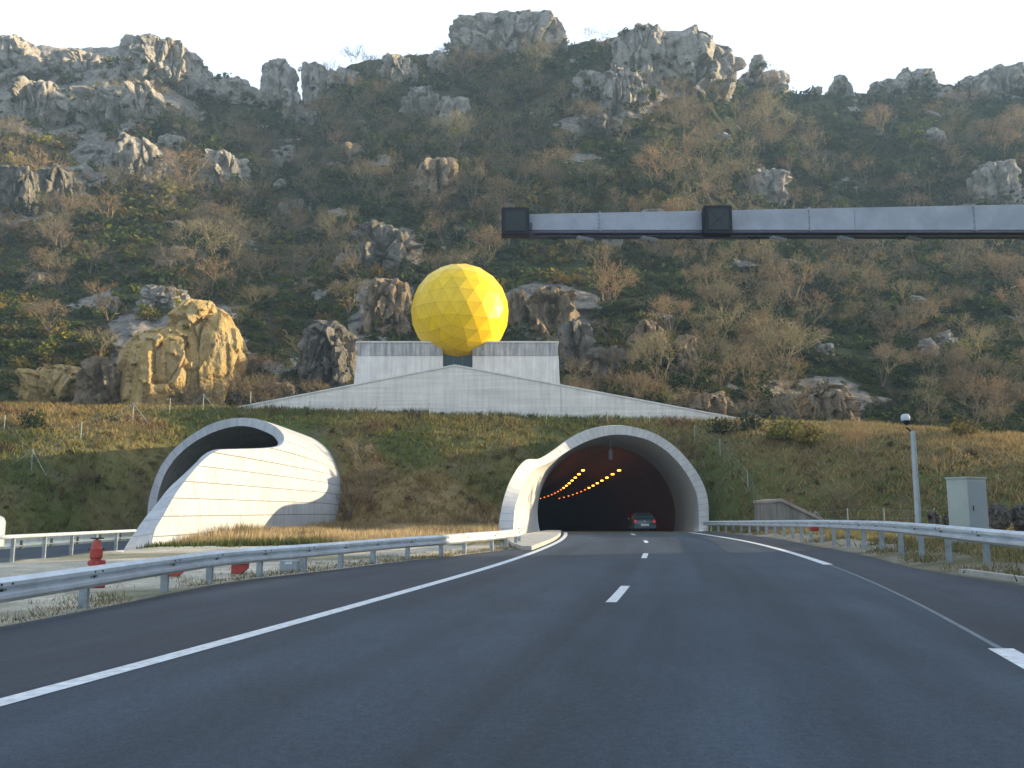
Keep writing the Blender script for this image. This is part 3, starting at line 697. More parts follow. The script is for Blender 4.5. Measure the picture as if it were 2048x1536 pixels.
R_(-20, 75, 70, 150, 'pale peaked rock at the left end of the skyline', seed=36, block=2.6, vref=130)
R_(95, 95, 190, 160, 'broad pale rock between the left peak and the left bluff', seed=37, block=3, vref=140)
R_(400, 158, 515, 215, 'low grey rock ridge below the left bluff', seed=38, block=2.6, vref=195)
R_(20, 165, 130, 260, 'weathered pale crag below the left peak', seed=39, vref=240, sub=6)
R_(140, 180, 240, 270, 'weathered pale crag in the middle of the left massif', seed=40, vref=250, sub=6)
R_(235, 165, 310, 235, 'grey crag with shrubs below the left bluff', seed=41, vref=220)
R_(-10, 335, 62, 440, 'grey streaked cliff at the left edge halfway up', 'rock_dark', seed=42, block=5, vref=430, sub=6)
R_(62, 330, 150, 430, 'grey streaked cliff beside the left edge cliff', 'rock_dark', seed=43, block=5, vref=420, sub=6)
R_(215, 275, 325, 385, 'jagged sunlit outcrop above the left tunnel area', seed=44, block=3, vref=370, sub=6)
R_(398, 305, 490, 392, 'jagged rounded outcrop midway up above the left tunnel', 'rock', seed=45, vref=380)
R_(825, 315, 912, 402, 'outcrop in brown trees midway between summit and dome', 'rock_tan', seed=46, vref=390)
R_(562, 400, 622, 445, 'small grey outcrop in scrub upper left of the dome', seed=47, vref=440)
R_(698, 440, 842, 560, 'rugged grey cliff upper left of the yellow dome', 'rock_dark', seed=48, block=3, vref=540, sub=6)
R_(722, 555, 822, 690, 'tall split cliff directly left of the yellow dome', 'rock_tan', seed=49, block=4, vref=660, sub=6)
R_(1008, 580, 1058, 680, 'tan cliff touching the right side of the dome', 'rock_tan', seed=50, block=4, vref=650)
R_(1058, 575, 1160, 700, 'tan creviced cliff right of the dome behind the wing', 'rock_tan', seed=51, block=4, vref=670, sub=6)
R_(318, 602, 474, 826, 'tall yellow ochre quarry face above the left tunnel', 'rock_warm', seed=52, block=2.5, vref=790, sub=6, dep=.55, rough=.5, push=2)
R_(215, 655, 400, 842, 'lower ochre rock face left of the tall yellow face', 'rock_warm', seed=53, block=2.4, vref=800, sub=6, rough=.5, push=2, dep=.6)
R_(150, 715, 235, 835, 'pale tan buttress left of the ochre faces', 'rock_tan', seed=54, vref=800, push=3)
R_(40, 725, 160, 832, 'rounded tan boulder low at the left behind the bank', 'rock_warm', seed=55, block=2.3, vref=800)
R_(465, 705, 525, 770, 'grey-brown boulder right of the ochre face', 'rock_tan', seed=56, vref=760)
R_(530, 765, 590, 812, 'small brown boulder above the left end of the gable wall', 'rock_tan', seed=57, vref=800)
R_(270, 568, 365, 640, 'white-grey ledge above the ochre face', seed=58, vref=620)
R_(185, 590, 232, 640, 'small whitish outcrop in scrub far left', seed=59, vref=630)
R_(1258, 638, 1345, 735, 'tan craggy boulder right of the control building', 'rock_tan', seed=60, vref=715)
R_(1355, 668, 1408, 760, 'narrow tan crag further right of the control building', 'rock_tan', seed=61, vref=740)
R_(1588, 768, 1712, 862, 'sunlit orange-grey rock mound above the right bank', 'rock_tan', seed=62, block=2.6, vref=840, sub=6)
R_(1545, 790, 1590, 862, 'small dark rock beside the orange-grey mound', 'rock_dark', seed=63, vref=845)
R_(1370, 785, 1470, 862, 'low brown rock behind the right end of the gable wall', 'rock_tan', seed=64, block=2.6, vref=845)
R_(1502, 328, 1584, 425, 'pale pointed rock rising above the gantry beam', seed=65, block=3, vref=410)
R_(1955, 315, 2050, 425, 'broken pale rock above the right end of the gantry', seed=66, block=2.8, vref=410)
R_(1150, 140, 1215, 200, 'pale rock patch on the slope below the summit saddle', seed=67, vref=190)
R_(1205, 135, 1290, 215, 'pale craggy ledge below the broad massif', seed=68, vref=200, sub=6)
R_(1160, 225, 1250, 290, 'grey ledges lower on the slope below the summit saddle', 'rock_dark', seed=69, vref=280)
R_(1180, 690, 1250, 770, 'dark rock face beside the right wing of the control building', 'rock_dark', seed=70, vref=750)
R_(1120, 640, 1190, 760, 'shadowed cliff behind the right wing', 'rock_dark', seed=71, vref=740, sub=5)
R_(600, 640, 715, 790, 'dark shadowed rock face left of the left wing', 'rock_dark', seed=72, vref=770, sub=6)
rs_ = random.Random(77)
for k in range(34):
    left = k < 22
    for _ in range(40):
        u = rs_.uniform(10, 680) if left else rs_.uniform(1150, 2040); v = rs_.uniform(240, 600) if left else rs_.uniform(230, 690)
        if not any(a-10 < u < c_+10 and b_-10 < v < d+30 for a, b_, c_, d in ROCKB): break
    w = rs_.uniform(20, 52); h = w*rs_.uniform(.5, 1.1)
    o = place_rock(u, v, u+w, v+h, 'small pale rock poking out of the scrub on the %s slope' % ('left' if left else 'right'), 'rock' if rs_.random() < .6 else 'rock_tan', seed=200+k, block=3, sub=4, name='rock')
    o['group'] = 'small rocks poking out of the %s slope' % ('left' if left else 'right')
# stones behind the right rail and on left foot
for k, (u, v, w, h, lb) in enumerate(((1998, 1028, 42, 34, 'dark angular stone right beside the roadside cabinet'), (2042, 1030, 52, 34, 'dark angular stone at the right edge behind the rail'), (1868, 1035, 26, 26, 'small dark stone between camera pole and cabinet'), (1896, 1040, 22, 20, 'brown stone leaning at the cabinet left corner'))):
    Y = 31.+k*.4; p = Vector(at(u, v, Y)); kk = Y/F
    Q, Fa = rock_mesh('stone', w*kk, w*kk*.8, h*kk*1.6, 90+k, 3, 4); o = mesh_np('stone', Q, Fa, M['rock_dark']); o.location = (p.x, p.y, p.z-.1); tag(o, lb, 'stone')

# ------------------------------------------------------------------ vegetation
def leafclump(n, seed, leaf=.16, flat=.8, lobes=7, spread=.5):
    r = np.random.RandomState(seed); L = r.normal(0, 1, (lobes, 3)); L /= np.linalg.norm(L, axis=1)[:, None]; L *= spread*(.5+.5*r.rand(lobes, 1)); L[:, 2] = np.abs(L[:, 2])*flat
    ls = .28+.3*r.rand(lobes)
    k = r.randint(0, lobes, n); d = r.normal(0, 1, (n, 3)); d /= np.linalg.norm(d, axis=1)[:, None]
    c = L[k]+d*(ls[k]*(r.rand(n)**.4))[:, None]; c[:, 2] = np.maximum(c[:, 2], -.05)
    a = r.normal(0, 1, (n, 3)); a = a-.5*d; a /= np.linalg.norm(a, axis=1)[:, None]; bb = np.cross(a, r.normal(0, 1, (n, 3))); bb /= np.linalg.norm(bb, axis=1)[:, None]
    s_ = leaf*(.5+r.rand(n))[:, None]
    V = np.stack([c-a*s_, c+bb*s_*.55, c+a*s_, c-bb*s_*.55], 1).reshape(-1, 3)
    Fa = np.arange(4*n).reshape(n, 4); sh = .75+.5*r.rand(n)
    return V, Fa, np.repeat(sh, 4)
def baretree(n, seed, h=1.0, fan=.5):
    """twiggy crown: thin slivers radiating from forked limbs; unit height"""
    r = np.random.RandomState(seed); V = []; 
    def sliver(p, q, w):
        d = q-p; s_ = np.cross(d, r.normal(0, 1, 3)); s_ /= np.linalg.norm(s_)+1e-6
        V.extend([p-s_*w, p+s_*w, q+s_*w*.35, q-s_*w*.35])
    limbs = []
    base = np.array([0, 0, 0.]); 
    nst = r.randint(2, 5)
    for k in range(nst):
        a = r.rand()*6.28; q = np.array([math.cos(a)*.12*fan*2, math.sin(a)*.12*fan*2, .3+.15*r.rand()]); sliver(base, q, .018); limbs.append((q, q-base))
    lv = limbs
    for g in range(3):
        nx = []
        for (p, d) in lv:
            for k in range(3):
                dd = d/np.linalg.norm(d)+r.normal(0, .5*fan+.15, 3); dd[2] = abs(dd[2])*.7+.25; dd /= np.linalg.norm(dd)
                L_ = (.26, .19, .14)[g]*(.7+.6*r.rand()); q = p+dd*L_; sliver(p, q, (.011, .008, .006)[g]); nx.append((q, dd))
        lv = nx
    pts = [p for p, d in lv]; ds = [d for p, d in lv]
    for k in range(n):
        j = r.randint(len(pts)); p = pts[j]+r.normal(0, .05, 3); dd = ds[j]+r.normal(0, .55, 3); dd /= np.linalg.norm(dd); sliver(p, p+dd*(.07+.1*r.rand()), .0055)
    V = np.array(V); nf = len(V)//4
    return V, np.arange(4*nf).reshape(nf, 4), np.repeat(.75+.5*r.rand(nf), 4)
LEAF = [leafclump(190, s_, .10) for s_ in range(6)]
LEAFS = [leafclump(85, 20+s_, .15) for s_ in range(6)]
BARE = [baretree(170, 40+s_, fan=.45+.12*s_) for s_ in range(5)]
def merge(name, var, pos, scl, rot, colr, mat, label=None, kind='stuff', cat=None, zs=None):
    VV = []; FF = []; CC = []; n0 = 0
    pick = np.random.RandomState(1).randint(0, len(var), len(pos))
    for i in range(len(pos)):
        V, Fa, sh = var[pick[i]]; c, s_ = math.cos(rot[i]), math.sin(rot[i]); k = scl[i]; kz = k*(zs[i] if zs is not None else 1)
        W = np.stack([(V[:, 0]*c-V[:, 1]*s_)*k, (V[:, 0]*s_+V[:, 1]*c)*k, V[:, 2]*kz], 1)+pos[i]
        VV.append(W.astype(np.float32)); FF.append(Fa+n0); CC.append(sh[:, None]*colr[i]); n0 += len(V)
    o = mesh_np(name, np.concatenate(VV), np.concatenate(FF), mat, cols=np.clip(np.concatenate(CC), .004, 1)); tag(o, label, cat, None, kind); return o
greens = np.array([[.040, .055, .022], [.062, .078, .024], [.115, .120, .028], [.032, .046, .024], [.160, .130, .035], [.095, .075, .030]])
browns = np.array([[.25, .185, .11], [.21, .175, .11], [.29, .20, .11], [.20, .16, .11], [.25, .215, .12]])
def inrock(u, v): return any(a < u < c_ and b_ < v < d for a, b_, c_, d in ROCKB)
def sample(n, seed, rockrej=.7):
    r = np.random.RandomState(seed); out = []
    u = r.uniform(-420, 2480, n*3); v = r.uniform(60, 870, n*3); t = tof(u, v); P, V2, _ = mpoint(u, np.clip(t, 0, 1))
    ok = (v > vs_(u)+6) & (t > .02)
    rm = sstep(.05, .25, fbm(P[:, 0]*.10, P[:, 1]*.08, P[:, 2]*.10, 5, 61)+rockmask(u, V2, 0, 0)*.62-.28)
    for i in range(len(u)):
        if not ok[i] or r.rand() < rm[i]*rockrej: continue
        if inrock(u[i], v[i]) and r.rand() < .86: continue
        out.append((u[i], v[i], *P[i]))
        if len(out) >= n: break
    return np.array(out)
# evergreen scrub
S = sample(13500, 11, .82); r = np.random.RandomState(2)
dist = S[:, 3]; zone = fbm(S[:, 0]*.006, S[:, 1]*.008, 0, 3, 88)
ordr = np.array([3, 0, 1, 5, 2, 4]); ci = ordr[np.clip(((zone+.55)*3.2+r.normal(0, 1.1, len(S))+1.2*sstep(1000, 300, S[:, 0])-1.0*sstep(1200, 1700, S[:, 0])).astype(int), 0, 5)]
scl = (.7+2.4*r.rand(len(S))**2.6)*(dist/105)**.8
pos = S[:, 2:5]+np.array([0, 0, -.2]); colr = greens[ci]*np.array([1.8, 1.65, 1.05])*(.65+.6*r.rand(len(S), 1)); zz = .6+.4*r.rand(len(S))
# bushes rooted on ledges and at the feet of the crags
ex_p = []; ex_s = []
for (Q, wpx, Yr) in ROCKV:
    z0, z1 = Q[:, 2].min(), Q[:, 2].max(); zr_ = (Q[:, 2]-z0)/(z1-z0); front = Q[:, 1] < np.median(Q[:, 1])
    w_ = np.where(front, np.where(zr_ < .42, 1.0, np.where(zr_ < .85, .16, 0)), 0); nb = int(wpx*.16)+2
    if Yr < 100: nb = int(nb*.7); w_ = np.where(front & (zr_ < .2), 1.0, np.where(front & (zr_ < .9), .06, 0))
    for j in r.choice(len(Q), nb, p=w_/w_.sum()): ex_p.append(Q[j]+np.array([0, -.1, -.25])); ex_s.append((.45+.8*r.rand())*(Yr/105)**.8)
ex_p = np.array(ex_p); ce = greens[r.randint(0, 6, len(ex_p))]*np.array([1.4, 1.4, 1.0])*(.65+.6*r.rand(len(ex_p), 1))
pos = np.vstack([pos, ex_p]); scl = np.concatenate([scl, ex_s]); colr = np.vstack([colr, ce]); zz = np.concatenate([zz, .8+0*np.array(ex_s)])
near = pos[:, 1] < 128; rot = r.rand(len(pos))*6.28
merge('hillside_scrub', LEAF, pos[near], scl[near], rot[near], colr[near], M['foliage'], zs=zz[near])
merge('ridge_scrub', LEAFS, pos[~near], scl[~near], rot[~near], colr[~near], M['foliage'], zs=zz[~near])
S = sample(2100, 12, .85); r = np.random.RandomState(3); dist = S[:, 3]
z2 = fbm(S[:, 0]*.004, S[:, 1]*.006, 5, 3, 90)+.25*np.exp(-((S[:, 0]-1100)/450)**2)*np.clip((620-S[:, 1])/200, -.6, 1)-.10*sstep(500, 600, S[:, 1])+.1*sstep(260, 220, S[:, 1]); S = S[(z2+r.normal(0, .12, len(S))) > -.08]; dist = S[:, 3]
scl = (2.6+2.4*r.rand(len(S)))*(dist/110)**.75
merge('bare_thicket', BARE, S[:, 2:5]+np.array([0, 0, -.2]), scl, r.rand(len(S))*6.28, browns[r.randint(0, 5, len(S))]*(.8+.4*r.rand(len(S), 1)), M['foliage'])

# individual trees and shrubs on the hillside
def mesh_only(name, V, Fa, c, sh, mat):
    o = mesh_np(name, V, Fa, mat, cols=np.clip(sh[:, None]*np.array(c), .004, 1)); return o
def make_tree(kind, variant):
    root = empty(kind)
    r = random.Random(variant*5+len(kind))
    if kind == 'bare_tree':
        V, Fa, sh = baretree(520, 300+variant, fan=.5+.08*variant); c = browns[variant % 5]*1.12
        mesh_only('crown', V, Fa, c, sh, M['foliage']).parent = root
        mb = MB(); q = (r.uniform(-.03, .03), r.uniform(-.03, .03), .2)
        mb.tube([(0, 0, -.05), q, (q[0]*1.5+.02, q[1], .42)], [.022, .016, .008], 6)
        for k in range(4):
            a = r.random()*6.28; mb.tube([q, (q[0]+.1*math.cos(a), q[1]+.1*math.sin(a), .36), (q[0]+.17*math.cos(a), q[1]+.17*math.sin(a), .58)], [.011, .008, .004], 5)
        mb.build('trunk', M['bark'], root, True)
    else:
        V, Fa, sh = leafclump(420, 500+variant, .075, .9, 9, .5); V[:, 2] += .3
        mesh_only('crown', V, Fa, greens[[0, 1, 2, 3, 4][variant % 5]], sh, M['foliage']).parent = root
        mb = MB(); mb.tube([(0, 0, -.1), (.02, 0, .3), (0, .02, .7)], [.05, .035, .012], 6)
        for k in range(3):
            a = r.random()*6.28; mb.tube([(.01, 0, .2), (.2*math.cos(a), .2*math.sin(a), .5)], [.02, .008], 5)
        mb.build('trunk', M['bark'], root, True)
    return root
protos = {}
def tree_at(kind, variant, p, h, rz, label, cat, group):
    key = (kind, variant)
    if key not in protos:
        root = make_tree(kind, variant); protos[key] = root
    else:
        src = protos[key]; root = src.copy(); link(root)
        for ch in list(src.children):
            c = ch.copy(); link(c); c.parent = root
    root.location = p; root.rotation_euler = (0, 0, rz); root.scale = (h, h, h)
    tag(root, label, cat, group); return root
cols_ = ['far left', 'above left tunnel', 'left of the dome', 'above the dome', 'below the broad massif', 'above left lane signal', 'right of second lane signal', 'above camera pole', 'far right']
cu = [90, 330, 640, 900, 1130, 1300, 1500, 1760, 1960]
rows_ = [('near skyline', 285), ('upper slope', 395), ('mid slope', 520), ('lower slope', 650), ('slope foot', 745)]
rt = random.Random(4)
for ri, (rn, rv) in enumerate(rows_):
    for ci_, u in enumerate(cu):
        for kind in ('bare_tree', 'evergreen_shrub'):
            uu = u+rt.uniform(-55, 55)+(40 if kind == 'bare_tree' else -40); vv = rv+rt.uniform(-35, 35)
            if inrock(uu, vv) or (700 < uu < 1130 and vv > 540): continue
            p = surf_pt(uu, vv)
            if p[1] < 86: continue
            h = (rt.uniform(4.6, 7.2) if kind == 'bare_tree' else rt.uniform(1.9, 3.2))*(p[1]/110)**.6
            lab = ('bare brown twiggy tree on the hill, ' if kind == 'bare_tree' else 'green evergreen shrub on the hill, ')+rn+', '+cols_[ci_]
            tree_at(kind, rt.randint(0, 4), (p[0], p[1], p[2]-.3), h, rt.random()*6.28, lab, 'tree' if kind == 'bare_tree' else 'shrub', 'bare trees on the hillside' if kind == 'bare_tree' else 'evergreen shrubs on the hillside')

# shrubs standing on the bank
for (u, Yb_, h, kind, var, lab) in ((1570, 66, 2.3, 'evergreen_shrub', 2, 'large olive bush on the bank right of the right tunnel'), (1620, 64, 1.9, 'evergreen_shrub', 4, 'yellowish bush beside the large olive bush on the bank'),
        (1500, 70, 1.8, 'evergreen_shrub', 3, 'dark bush high on the bank right of the right tunnel crown'), (1440, 71, 1.6, 'evergreen_shrub', 0, 'dark bush on the bank just above right of the tunnel ring'),
        (1720, 60, 2.4, 'bare_tree', 2, 'small bare sapling on the right bank left of the camera pole'), (700, 62, 2.8, 'bare_tree', 0, 'reddish bare bush against the right end of the left tunnel shell'), (735, 63.5, 2.6, 'bare_tree', 3, 'second reddish bare bush between the two tunnels'),
        (720, 66, 2.2, 'bare_tree', 1, 'upper reddish bare bush between the two tunnels'), (1930, 62, 1.6, 'evergreen_shrub', 4, 'yellow-green bush on the right bank above the cabinet'), (60, 66, 1.6, 'evergreen_shrub', 5, 'dark hollow bush on the bank at the far left'),
        (1660, 56, 2.2, 'bare_tree', 4, 'pale dry bush low on the right bank above the wing wall'), (1990, 66, 1.5, 'evergreen_shrub', 1, 'green bush on the crest of the right bank')):
    x = (u-1024)/F*Yb_; z = float(ground_z(x, Yb_)); tree_at(kind, var, (x, Yb_, z-.1), h, u*.7, lab, 'shrub', None)

# grass: blades on the bank and verges
def blades(name, X, Y, Z, H, cols, K=5, w=.02, lean=.35, seed=0):
    r = np.random.RandomState(seed); n = len(X); B = np.repeat(np.stack([X, Y, Z], 1), K, 0)+r.normal(0, .10, (n*K, 3))*np.array([1, 1, 0])
    a = r.rand(n*K)*6.28; h = np.repeat(H, K)*(.5+.8*r.rand(n*K)); W = w*(.7+.6*r.rand(n*K))*(1+B[:, 1]*.02)
    s_ = np.stack([np.cos(a), np.sin(a), 0*a], 1)*W[:, None]; l = r.normal(0, lean, (n*K, 3)); l[:, 2] = 0
    tip = B+np.stack([l[:, 0]*h, l[:, 1]*h, h], 1)
    V = np.stack([B-s_, B+s_, tip], 1).reshape(-1, 3); Fa = np.arange(3*n*K).reshape(-1, 3)
    C = np.repeat(np.repeat(cols, K, 0)*(.7+.6*r.rand(n*K, 1)), 3, 0)
    o = mesh_np(name, V, Fa, M['foliage'], cols=np.clip(C, .004, 1)); tag(o, kind='stuff'); return o
def tubes_clear(X, Y, Z, m=.25):
    a = np.hypot(X-cT(Y), Z-CZ) > 6.5+m+np.where(Y < 62, 1.2, 0); b_ = np.hypot(X-cL(Y), Z-CZ) > 6.5+m+np.where(Y < 62, 1.0, 0)
    return (a | (Y < 46)) & (b_ | (Y < 34))
r = np.random.RandomState(5); n = 46000
X = r.uniform(-52, 52, n); Y = r.uniform(38, 76.2, n); ok = (Y > ytoe(X)-2.5); X, Y = X[ok], Y[ok]; Z = ground_z(X, Y); ok = tubes_clear(X, Y, Z); X, Y, Z = X[ok], Y[ok], Z[ok]
n1 = fbm(X*.25, Y*.25, 0, 4, 21); n2 = fbm(X*.08, Y*.1, 0, 4, 33); n4 = fbm(X*.5, Y*.5, 0, 3, 55)
gc = np.array([.115, .125, .035])+(np.array([.20, .17, .06])-np.array([.115, .125, .035]))*sstep(-.3, .3, n1)[:, None]
gc = gc*1.25; gc = gc+(np.array([.32, .235, .09])-gc)*sstep(.1, .42, n2)[:, None]; gc = gc+(np.array([.17, .085, .06])-gc)*sstep(.28, .5, n4)[:, None]*.7
gc = gc+(np.array([.36, .27, .13])-gc)*(sstep(13, 18, X)*.72)[:, None]
blades('bank_grass', X, Y, Z-.03, .24+.26*np.clip(n4+.4, 0, 1)+.12*r.rand(len(X)), gc, 5, .022, .5, 6)
# low tangled heather clumps over the bank
n = 1900; X = r.uniform(-50, 50, n); Y = r.uniform(40, 75.2, n); ok = (Y > ytoe(X)-.5) & (r.rand(n) < .35+.9*np.clip(fbm(X*.15, Y*.2, 0, 3, 64)+.25, 0, 1)); X, Y = X[ok], Y[ok]; Z = ground_z(X, Y); ok = tubes_clear(X, Y, Z, .5); X, Y, Z = X[ok], Y[ok], Z[ok]
cc = np.array([[.075, .082, .03], [.12, .12, .035], [.19, .125, .06], [.11, .065, .045], [.16, .15, .05]])[r.randint(0, 5, len(X))]
merge('bank_undergrowth', LEAFS, np.stack([X, Y, Z-.05], 1), .25+.5*r.rand(len(X))**1.5, r.rand(len(X))*6.28, cc*(.8+.5*r.rand(len(X), 1)), M['foliage'], zs=.5+.5*r.rand(len(X)))
# tall golden grass between the left beak and the rail
n = 15000; X = r.uniform(-15.2, .5, n); Y = r.uniform(33, 61.5, n)
lo = np.interp(X, [-15.5, -13, -6, 0, 1], [36.5, 35.8, 37.5, 42, 46]); ok = (Y > lo+r.normal(0, .5, n)) & (X < xe(Y)-2.6)
X, Y = X[ok], Y[ok]; Z = ground_z(X, Y); wall = np.hypot(X-cL(Y), Z-CZ) > 7.75+np.where(Y > 50, -.6, 0); wall |= Y < 36; w2 = np.hypot(X-cT(Y), Z-CZ) > 7.7
ok = wall & w2; X, Y, Z = X[ok], Y[ok], Z[ok]
nn_ = fbm(X*.3, Y*.3, 0, 3, 12); edge = sstep(3.0, .4, Y-np.interp(X, [-15.5, -13, -6, 0, 1], [36.5, 35.8, 37.5, 42, 46]))
gc = np.array([.54, .41, .23])+(np.array([.24, .19, .10])-np.array([.54, .41, .23]))*sstep(-.1, .35, nn_)[:, None]
gc = gc+(np.array([.075, .095, .03])-gc)*(edge*sstep(-5, -9, X))[:, None]
blades('dry_grass', X, Y, Z-.02, (.32+.45*np.clip(nn_+.5, 0, 1))*(1-.5*edge), gc, 6, .014, .22, 8)
# weeds along gravel and rail feet
n = 2600; Yw = r.uniform(6, 40, n); Xw = xe(Yw)-.15-np.abs(r.normal(0, .8, n))**1.3; q = fbm(Xw*.8, Yw*.5, 0, 3, 19) > -.05; Xw, Yw = Xw[q], Yw[q]
gc = np.array([[.11, .13, .05], [.20, .18, .09], [.30, .25, .14]])[r.randint(0, 3, len(Xw))]
gc = gc*np.array([1.1, 1.0, .95])
blades('verge_weeds', Xw, Yw, ground_z(Xw, Yw)-.01, .04+.08*r.rand(len(Xw)), gc, 4, .006, .5, 9)
n = 9000; Yw = r.uniform(12, 62, n); Xw = xre(Yw)+.3+np.abs(r.normal(0, 3.2, n)); q = (Yw < ytoe(Xw)+3) & ((Xw-xre(Yw) > 1.6) | (fbm(Xw*.8, Yw*.5, 0, 3, 19) > .1)) & ~((Yw > 56) & (Xw < 15)); Xw, Yw = Xw[q], Yw[q]
gc = np.array([[.11, .13, .05], [.24, .20, .09], [.32, .25, .13]])[r.randint(0, 3, len(Xw))]
blades('verge_grass', Xw, Yw, ground_z(Xw, Yw)-.01, .08+.16*r.rand(len(Xw)), gc, 4, .010, .5, 10)

# ------------------------------------------------------------------ guard rails
def wprof(h=.31, d=.08):
    """W-beam profile: (offset outward, z) """
    return [(0.0, 0.0), (d*.25, -.015), (d, -.055), (d, -.105), (d*.1, -.14), (0, -h/2), (d*.1, -h+.14), (d, -h+.105), (d, -h+.055), (d*.25, -h+.015), (0, -h)]
def rail(name, path, label, side=1, posts=None, bolts=True, h=.31, zbase=None, block=False):
    """path: list of (x, y, ztop); side +1: face toward +x"""
    P = [Vector(p) for p in path]; root = empty(name, (P[0].x, P[0].y, 0)); off = Vector(root.location)
    pf = wprof(h); th = .006; vs = []; n = len(pf)
    for i, p in enumerate(P):
        d = (P[min(i+1, len(P)-1)]-P[max(i-1, 0)]); d.z = 0; d.normalize(); nrm = Vector((d.y, -d.x, 0))*side
        for o, z in pf: vs.append(p+nrm*o+Vector((0, 0, z))-off)
        for o, z in reversed(pf): vs.append(p+nrm*(o-th)+Vector((0, 0, z))-off)
    m_ = 2*n; fs = []
    for i in range(len(P)-1):
        for k in range(m_): fs.append((i*m_+k, i*m_+(k+1) % m_, (i+1)*m_+(k+1) % m_, (i+1)*m_+k))
    fs.append(tuple(range(m_))); fs.append(tuple((len(P)-1)*m_+k for k in reversed(range(m_))))
    MB().add(vs, fs).build('beam', M['galv'], root, True)
    for (x, y, zt) in posts:
        gz = zbase if zbase is not None else float(ground_z(x, y)); i = min(range(len(P)), key=lambda k: abs(P[k].y-y)); d = P[min(i+1, len(P)-1)]-P[max(i-1, 0)]; d.z = 0; d.normalize(); nrm = Vector((d.y, -d.x, 0))*side; ang = math.atan2(d.y, d.x)
        hh = zt-.03-(gz-.1); mb = MB(); c = Vector((x, y, 0))-nrm*.14; zc_ = (zt-.03+gz-.1)/2
        R = Matrix.Rotation(ang, 4, 'Z')
        for (a, b_, w_, t_) in ((0, 0, .008, .12), (0, .06, .06, .008), (0, -.06, .06, .008)):
            mb.box(tuple(c+R @ Vector((a+(0 if w_ < .02 else .026), b_, 0))+Vector((0, 0, zc_))-off), (w_, t_, hh), ang)
        p_ = mb.build('post', M['galv_post'], root)
        mb = MB(); mb.box(tuple(Vector((x, y, zt-h*.5))-nrm*.04-off), (.22, .10, .14), ang, .01); mb.build('spacer', M['galv_dark' if block else 'galv_post'], p_)
        if bolts:
            mb = MB(); mb.tube([Vector((x, y, zt-h/2))+nrm*.0-off, Vector((x, y, zt-h/2))+nrm*.02-off], .022, 8)
            for s_ in (-.05, .05):
                q = Vector((x, y, zt-.08))+d*s_*2+nrm*.078-off; mb.tube([q, q+nrm*.012], .016, 6)
            mb.build('bolt', M['galv_dark'], p_)
    tag(root, label, 'guard rail'); return root
yy = list(np.arange(-4, 11, 1.5))+list(np.arange(11.5, 39.6, .7)); path = [(float(xe(y))-.1 if y < 36 else float(xe(y))-.1-.10*(y-36), y, float(np.interp(y, [-4, 11, 14, 24, 32, 39], [.56, .58, .62, .66, .70, .72]))) for y in yy]
py = [1.2, 3.2, 5.2, 7.2, 9.2, 11.2, 13.2, 15.2+.6, 17.6, 19.3, 20.8, 22.4, 24.1, 25.9, 27.7, 29.7, 31.8, 33.8, 35.8, 37.8]
posts = [(float(np.interp(y, [p[1] for p in path], [p[0] for p in path])), y, float(np.interp(y, [p[1] for p in path], [p[2] for p in path]))) for y in py]
rail('guard_rail', path, 'galvanised rail on the left of the road curving up to the right tunnel', 1, posts)
# right rail
rp = [(-6, 6.0), (4, 7.3), (10, 8.2), (16.5, 9.45), (18.5, 9.6), (21, 9.85), (25.5, 10.6), (33, 11.55), (44, 12.85), (54, 13.3), (62.5, 13.25)]
fx = spline(rp); fz = lambda y: float(np.interp(y, [-6, 16.5, 21, 25.5, 33, 44, 62], [1.02, 1.02, 1.10, 1.12, 1.08, .95, .72]))
yy = np.arange(-6, 62.6, 1.); path = [(float(fx(y)), y, fz(y)) for y in yy]
posts = [(float(fx(y)), y, fz(y)) for y in np.arange(2.5, 62, 2.)]
rail('guard_rail', path, 'galvanised double-wave rail along the right shoulder below camera pole and cabinet', -1, posts)
# rail of the opposite carriageway (seen from the back)
pA = [(-13.9, y, float(np.interp(y, [0, 25, 36], [.75, .74, .68]))) for y in np.arange(2, 36.6, 1.2)]
pA = [(float(np.interp(y, [0, 24, 36.6], [-13.2, -13.9, -15.0])), y, z) for (x, y, z) in pA]
posts = [(float(np.interp(y, [0, 24, 36.6], [-13.2, -13.9, -15.0])), y, float(np.interp(y, [0, 25, 36], [.75, .74, .68]))) for y in np.arange(4.8, 35, 2.05)]
def thinrail():
    root = empty('guard_rail', (pA[0][0], pA[0][1], 0)); off = Vector(root.location)
    mb = MB(); mb.tube([Vector((x, y, z-.05))-off for x, y, z in pA], .055, 8); mb.build('top_rail', M['galv'], root, True)
    mb = MB(); mb.tube([Vector((x-.1, y, z-.32))-off for x, y, z in pA], .014, 6); mb.build('cable', M['galv_post'], root)
    for x, y, z in posts:
        mb = MB(); mb.box(tuple(Vector((x, y, z/2-.12))-off), (.10, .06, z+.2)); mb.build('post', M['galv_post'], root)
        mb = MB(); mb.box(tuple(Vector((x-.18, y+.75, .48))-off), (.07, .06, .16), .4, .01); mb.box(tuple(Vector((x-.16, y+.72, .34))-off), (.05, .16, .07), .2, .01); mb.build('bracket', M['galv_dark'], root)
    tag(root, 'slim-topped rail with posts along the opposite carriageway at the far left', 'guard rail')
thinrail()
